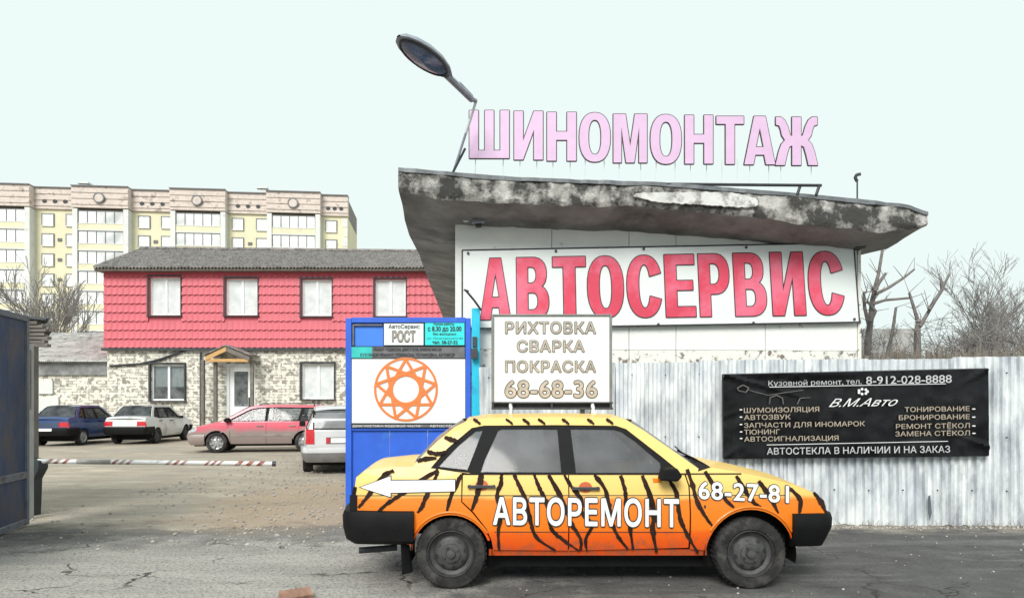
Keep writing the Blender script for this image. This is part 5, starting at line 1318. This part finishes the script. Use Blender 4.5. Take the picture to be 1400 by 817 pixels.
# arrow, lettering
ar = poly([(493, 665.5), (534, 650.5), (534, 656.5), (622, 655.5), (622, 670.7), (534, 672.8), (534, 678.5)])
side_part(S, tc_, 'arrow_outline', poly([(490.5, 665.5), (535.3, 648.8), (535.3, 655.2), (623.3, 654.2), (623.3, 672), (535.3, 674.2), (535.3, 680.4)]), (), M['ink'], sides=(-1,), off=.0045, th=.003)
side_part(S, tc_, 'arrow', ar, (), M['white_ink'], sides=(-1,), off=.0065, th=.003)
def car_text(s_, a, c, tl_, tr_, bl_, br2, off, ow):
    for o_, m_, lift in ((off + ow, M['ink'], .006), (off, M['white_ink'], .0108)):
        me = fat(curve_mesh(text=s_, extrude=0., space=1.08), o_, 12, .0003); ref = fat(curve_mesh(text=s_, extrude=.0, space=1.08), off)
        fit(me, 0, 1, 0, 1, ref); bpy.data.meshes.remove(ref)
        def g(u, v, w_):
            px = a + (c - a) * u; t_ = tl_ + (tr_ - tl_) * u; b_ = bl_ + (br2 - bl_) * u; x, z = pxz(px, b_ + (t_ - b_) * v); return Vector((x, -(S.y(x, z) + lift + w_), z))
        bm = bmesh.new(); bm.from_mesh(me)
        for k in (.25, .5, .75): bmesh.ops.bisect_plane(bm, geom=bm.verts[:] + bm.edges[:] + bm.faces[:], plane_co=(0, k, 0), plane_no=(0, 1, 0))
        bm.to_mesh(me); bm.free()
        off_ = Vector((0, 0, 0))
        for v in me.vertices: v.co = g(v.co.x, v.co.y, v.co.z)
        me.materials.clear(); me.materials.append(m_); o = bpy.data.objects.new('lettering' if m_ is M['white_ink'] else 'letter_outline', me); COL.objects.link(o); o.parent = tc_
car_text('АВТОРЕМОНТ', 674, 928, 678, 681, 717, 720.5, .024, .032)
car_text('68-27-81', 954.5, 1078, 657, 663, 681.5, 687, .018, .035)
side_part(S, tc_, 'fuel_flap', poly([(962.5, 690), (965, 690), (965, 694), (962.5, 694)]), (), M['ink'], sides=(-1,), off=.004, th=.004)
x_, z_ = pxz(897, 657); 
side_part(S, tc_, 'side_repeater', poly([(892, 653), (905, 654), (903, 658.5), (893, 659)]), (), M['amber'], sides=(-1,), off=.006, th=.01)
for sg in (-1, 1): MB().slab([(-1.66, sg * .74, .37), (-1.60, sg * .70, .37), (-1.57, sg * .70, .12), (-1.645, sg * .74, .11)], (0, -sg * .05, 0)).build('mud_flap', M['black'], tc_, world=False)
MB().tube((-1.75, -.35, .26), (-2.08, -.38, .24), .028, .028, 10).build('exhaust', M['iron'], tc_, world=False)

# sign on its roof
YS = 6.95
rs_ = thing('roof_rack_sign', tuple(P(755, 575, YS)), 'framed white sign reading РИХТОВКА СВАРКА ПОКРАСКА 68-68-36 mounted on the striped car roof', 'sign')
def sx(px): return X(px, YS)
def sz(py): return Z(py, YS)
for a, c, t, bo, nm in ((672, 675.5, 430, 549, 'side_frame'), (832.5, 836, 430, 549, 'side_frame'), (675.6, 832.4, 430, 432.4, 'top_frame')):
    MB().box(sx(a), sx(c), YS - .05, YS + .05, sz(bo), sz(t)).build(nm, mat('grey sign frame', (.22, .22, .22), .5, .4, var=.2), rs_, bevel=.003)
MB().box(sx(675.6), sx(832.4), YS - .035, YS + .035, sz(548.9), sz(432.5)).build('panel', M['white_board'], rs_)
b = MB(); b.box(sx(672), sx(837), YS - .06, YS + .06, sz(551.3), sz(549.1)); b.box(sx(672), sx(837), YS - .06, YS + .06, sz(559.5), sz(556.5)); b.box(sx(672), sx(837), YS + .0, YS + .03, sz(556.5), sz(551.3))
for px in (674, 700, 754, 811, 834): b.box(sx(px - 1.5), sx(px + 1.5), YS - .06, YS - .03, sz(556.5), sz(551.3))
b.build('base_frame', M['iron'], rs_, bevel=.003)
for px in (698.5, 810):
    b = MB(); b.tube((sx(px), YS - .3, 1.375), (sx(px), YS - .04, sz(557)), .014, .014, 8); b.tube((sx(px), YS + .3, 1.37), (sx(px), YS + .04, sz(557)), .014, .014, 8)
    b.box(sx(px) - .03, sx(px) + .03, YS - .36, YS + .32, 1.385 + .012, 1.42 + .01); b.build('leg', M['pale_steel'], rs_)
for px in (698.5, 810):
    b = MB(); b.tube((sx(px), YS - .04, sz(551)), (sx(px), YS - .07, sz(577)), .02, .02, 8); b.tube((sx(px), YS - .07, sz(577)), (sx(px) - .0, YS - .07, sz(579)), .05, .05, 10); b.build('strut', M['pale_steel'], rs_)
MB().box(sx(793), sx(799), YS - .05, YS - .01, sz(565), sz(558)).build('clip', M['ink'], rs_)
fS = lambda u, v, w_: Vector((sx(672 + 164 * u), YS - .036 - w_, sz(559 - 130 * v)))
def sgl(t, a, c, yt, yb, off, ow):
    for o_, m_, wz, nm in ((off + ow, M['grey_ink'], .001, 'letter_outline'), (off, M['beige_ink'], .006, 'lettering')):
        me = fat(curve_mesh(text=t, extrude=0., space=1.06), o_, 12, .0003); ref = fat(curve_mesh(text=t, extrude=0., space=1.06), off)
        fit(me, (a - 672) / 164, (c - 672) / 164, (559 - yb) / 130, (559 - yt) / 130, ref); bpy.data.meshes.remove(ref); fin(me, nm, m_, rs_, lambda u, v, w_: fS(u, v, w_ + wz))
sgl('РИХТОВКА', 691, 814, 440, 456.5, .014, .030); sgl('СВАРКА', 707, 798.5, 465.5, 481.5, .014, .030); sgl('ПОКРАСКА', 691, 814, 493, 509, .014, .030); sgl('68-68-36', 690.5, 816, 520, 543.5, .020, .032)

# white saloon and blue saloon in the yard, both backs to the street
def car_paint(nm, c, rough=.3, metal=0., **k): return mat(nm, c, rough, metal, var=.06, coat=.6, **k)
wc = thing('parked_car', (-14.02, 28.5, 0), 'dirty white saloon with dark bumpers parked second from left by the brick wall', 'car', 'cars parked in the yard', rz=R(91))
sedan(wc, car_paint('white car paint', (.60, .61, .61), stain=(.36, .35, .34), sth=.6, sscale=2), M['car_glass'])
bc = thing('parked_car', (-16.15, 27.4, 0), 'dark blue saloon partly hidden behind the old gate pillar', 'car', 'cars parked in the yard', rz=R(91))
sedan(bc, car_paint('dark blue car paint', (.012, .045, .16)), M['car_glass'], rimm='alloy', garn=mat('dark blue tail trim', (.03, .05, .10), .4))

WAG = CarShape(.85, .93, -2.2, 2.2, .36, .09)
def wagon(root, paint, glassm, low, alloy=True):
    S = WAG; wr_ = .31; rc, fc = (-1.28, wr_), (1.32, wr_); r_ = .37
    side_part(S, root, 'rear_quarter', [(-2.17, .93), (-1.12, .93), (-1.10, .70), (-.90, .45)] + [p for p in arc(*rc, r_, 12, 175)] + [(-2.1, .33), (-2.2, .55)], (), paint)
    side_part(S, root, 'rear_door', [(-1.11, .93), (-1.09, .70), (-.885, .43), (-.88, .27), (-.13, .27), (-.13, .93)], (), paint)
    side_part(S, root, 'front_door', [(-.12, .93), (-.12, .27), (.92, .27), (.93, .6), (1.02, .93)], (), paint)
    side_part(S, root, 'front_fender', [(1.03, .93), (.94, .6), (.93, .3)] + arc(*fc, r_, 178, 8) + [(2.12, .33), (2.2, .5), (2.14, .66), (1.9, .77), (1.5, .87), (1.2, .93)], (), paint)
    side_part(S, root, 'side_moulding', [(-.88, .50), (.92, .50), (.92, .57), (-.88, .57)], (), low, off=.01)
    outer = [(-2.17, .932), (-2.10, 1.18), (-1.98, 1.36), (-1.80, 1.42), (-.5, 1.445), (.15, 1.43), (.42, 1.38), (1.21, .932)]
    hole = [(-2.02, .955), (-1.98, 1.15), (-1.86, 1.33), (-1.75, 1.37), (-.5, 1.39), (.12, 1.375), (.36, 1.33), (1.05, .955)]
    w1 = [(-1.97, .975), (-1.92, 1.15), (-1.82, 1.32), (-1.25, 1.345), (-1.12, .975)]; w2 = [(-1.06, .975), (-1.15, 1.345), (-.20, 1.36), (-.16, .975)]; w3 = [(-.08, .975), (-.10, 1.36), (.12, 1.345), (.34, 1.3), (.93, .975)]
    side_part(S, root, 'roof_side', outer, (hole,), paint); side_part(S, root, 'window_frame', hole, (w1, w2, w3), M['black'], off=-.005)
    for w_ in (w1, w2, w3): side_part(S, root, 'side_window', w_, (), glassm, off=-.014, th=.004)
    span(S, root, 'hood', [(1.2, .93), (1.5, .87), (1.9, .77), (2.14, .66)], paint, .06); span(S, root, 'windscreen', [(.42, 1.38), (1.21, .93)], glassm, .02, .12, inset=.02)
    span(S, root, 'roof', [(-1.98, 1.36), (-1.80, 1.42), (-.5, 1.445), (.15, 1.43), (.42, 1.38)], paint, .035)
    tail = [(-1.98, 1.36), (-2.10, 1.18), (-2.17, .93), (-2.2, .55), (-2.12, .33)]
    rwp = [(-2.01, 1.32), (-2.10, 1.18), (-2.155, .98)]
    span(S, root, 'tailgate', tail[2:], paint, 0, -.07)
    span(S, root, 'tailgate_frame', [(-1.98, 1.36), (-2.10, 1.18), (-2.17, .93)], paint, 0, -.07)
    endpatch(S, root, 'rear_window', tail, -.07, -.60, .60, .99, 1.33, glassm, .006, .012, 12); endpatch(S, root, 'window_seal', tail, -.07, -.63, .63, .96, 1.355, M['black'], .003, .012, 12)
    for sg in (-1, 1):
        y0, y1 = sorted((sg * .60, sg * .77)); endpatch(S, root, 'tail_light', tail, -.07, y0, y1, .66, .97, M['red_lamp'], .014)
        side_part(S, root, 'lamp_wrap', [(-2.19, .66), (-2.07, .67), (-2.09, .90), (-2.165, .95)], (), M['red_lamp'], sides=(sg,), off=.006)
        side_part(S, root, 'headlight', [(2.155, .60), (2.12, .68), (1.88, .775), (1.92, .66)], (), M['clear_lamp'], sides=(sg,), off=.006)
        b = MB(); x, z = 1.0, .99; y = S.y(x, .93); mm = [Vector((x + a, 0, z + c)) for a, c in ((-.1, -.05), (.05, -.06), (.1, 0), (.03, .08), (-.08, .07))]; b.slab([v + Vector((0, sg * (y + .02), 0)) for v in mm], (0, sg * .14, 0)); b.build('door_mirror', M['black'], root, world=False, bevel=.02)
        for x in (-.98, -.02):
            y = S.y(x, .82); b = MB(); b.box(x - .02, x + .18, min(sg * (y + .01), sg * (y + .035)), max(sg * (y + .01), sg * (y + .035)), .80, .835); b.build('door_handle', low, root, world=False, bevel=.008)
    endpatch(S, root, 'plate_recess', tail, -.07, -.36, .36, .66, .80, M['dgrey'], .006); endpatch(S, root, 'number_plate', tail, -.07, -.26, .26, .68, .785, M['plate'], .014)
    for sg in (-1, 1):
        y0, y1 = sorted((sg * .29, sg * .36)); endpatch(S, root, 'reflector', tail, -.07, y0, y1, .67, .79, M['red_lamp'], .016)
    b = MB(); b.path([(-2.19, .0, 1.0), (-2.2, .05, 1.02), (-2.18, -.35, 1.06)], .012, 5); b.build('wiper', M['black'], root, world=False)
    nose = [(2.14, .66), (2.2, .5), (2.12, .33)]; span(S, root, 'nose_panel', nose, paint, 0, .09); endpatch(S, root, 'grille', nose, .09, -.4, .4, .52, .62, M['black'], .01)
    bumper(S, root, 'rear_bumper', -2.2, rc[0] - r_ + .02, [(-.03, .60), (.05, .585), (.065, .53), (.06, .47)], paint, -1)
    bumper(S, root, 'bumper_skirt', -2.2, rc[0] - r_ + .02, [(-.03, .472), (.055, .468), (.05, .36), (.0, .27), (-.05, .26)], low, -1)
    bumper(S, root, 'front_bumper', 2.18, fc[0] + r_ - .02, [(-.03, .56), (.03, .55), (.05, .48), (.04, .34), (-.03, .24)], paint, 1)
    b = MB(); b.box(-2.05, 2.0, -.66, .66, .2, .45); b.build('underbody', M['black'], root, world=False)
    for cx in (rc[0], fc[0]):
        for sg in (-1, 1):
            b = MB(); pr = arc(cx, wr_, r_ + .012, -12, 192, 20); b.grid([[(x, sg * (S.y(cx, .5) - .01), z) for x, z in pr], [(x, sg * .5, z) for x, z in pr]]); b.build('wheel_arch', M['black'], root, smooth=True, world=False)
            wheel(root, cx, sg * .825, wr_, .2, sg, M['alloy'] if alloy else M['steel_rim'], 'alloy')
    seats(root, .93)
    b = MB()
    for sg in (-1, 1):
        b.path([(-1.7, sg * .60, 1.47), (-1.6, sg * .60, 1.50), (.0, sg * .60, 1.50), (.1, sg * .60, 1.465)], .014, 6)
    b.build('roof_rail', M['iron'], root, world=False)
def muddy(name, c, mud, z0, z1):
    m = car_paint(name, c, .4); n = m.node_tree.nodes; l = m.node_tree.links; b = n['Principled BSDF']; src = b.inputs['Base Color'].links[0].from_socket
    tc = n.new('ShaderNodeTexCoord'); sp = n.new('ShaderNodeSeparateXYZ'); l.new(tc.outputs['Object'], sp.inputs[0])
    nz = n.new('ShaderNodeTexNoise'); nz.inputs['Scale'].default_value = 3; nz.inputs['Detail'].default_value = 7; l.new(tc.outputs['Object'], nz.inputs[0])
    ad = n.new('ShaderNodeMath'); ad.operation = 'MULTIPLY_ADD'; ad.inputs[1].default_value = .35; l.new(nz.outputs[0], ad.inputs[0]); l.new(sp.outputs[2], ad.inputs[2])
    mr = n.new('ShaderNodeMapRange'); mr.inputs[1].default_value = z0 + .17; mr.inputs[2].default_value = z1 + .17; l.new(ad.outputs[0], mr.inputs[0])
    a = n.new('ShaderNodeMix'); a.data_type = 'RGBA'; l.new(mr.outputs[0], a.inputs[0]); a.inputs[6].default_value = (*mud, 1); l.new(src, a.inputs[7]); l.new(a.outputs[2], b.inputs['Base Color']); return m
rc_ = thing('parked_car', (X(360, 22.9), 23.2, 0), 'red estate car with muddy grey lower sides facing left in front of the door', 'car', 'cars parked in the yard', rz=R(180 + 9))
wagon(rc_, muddy('red car paint with road dirt', (.62, .07, .12), (.27, .215, .20), .62, .80), M['car_glass'], mat('road grime', (.26, .22, .20), .8, var=.25))
sc_ = thing('parked_car', (X(470, 17.7) - .10, 17.75, 0), 'silver white estate car seen from behind, half hidden by the blue gate', 'car', 'cars parked in the yard', rz=R(90 + 15))
wagon(sc_, car_paint('silver white car paint', (.60, .61, .62), stain=(.45, .45, .45), sth=.66), glass('dusty rear glass', (.5, .5, .52), .5, (.40, .41, .43)), mat('grey bumper plastic', (.17, .165, .16), .6, var=.2))
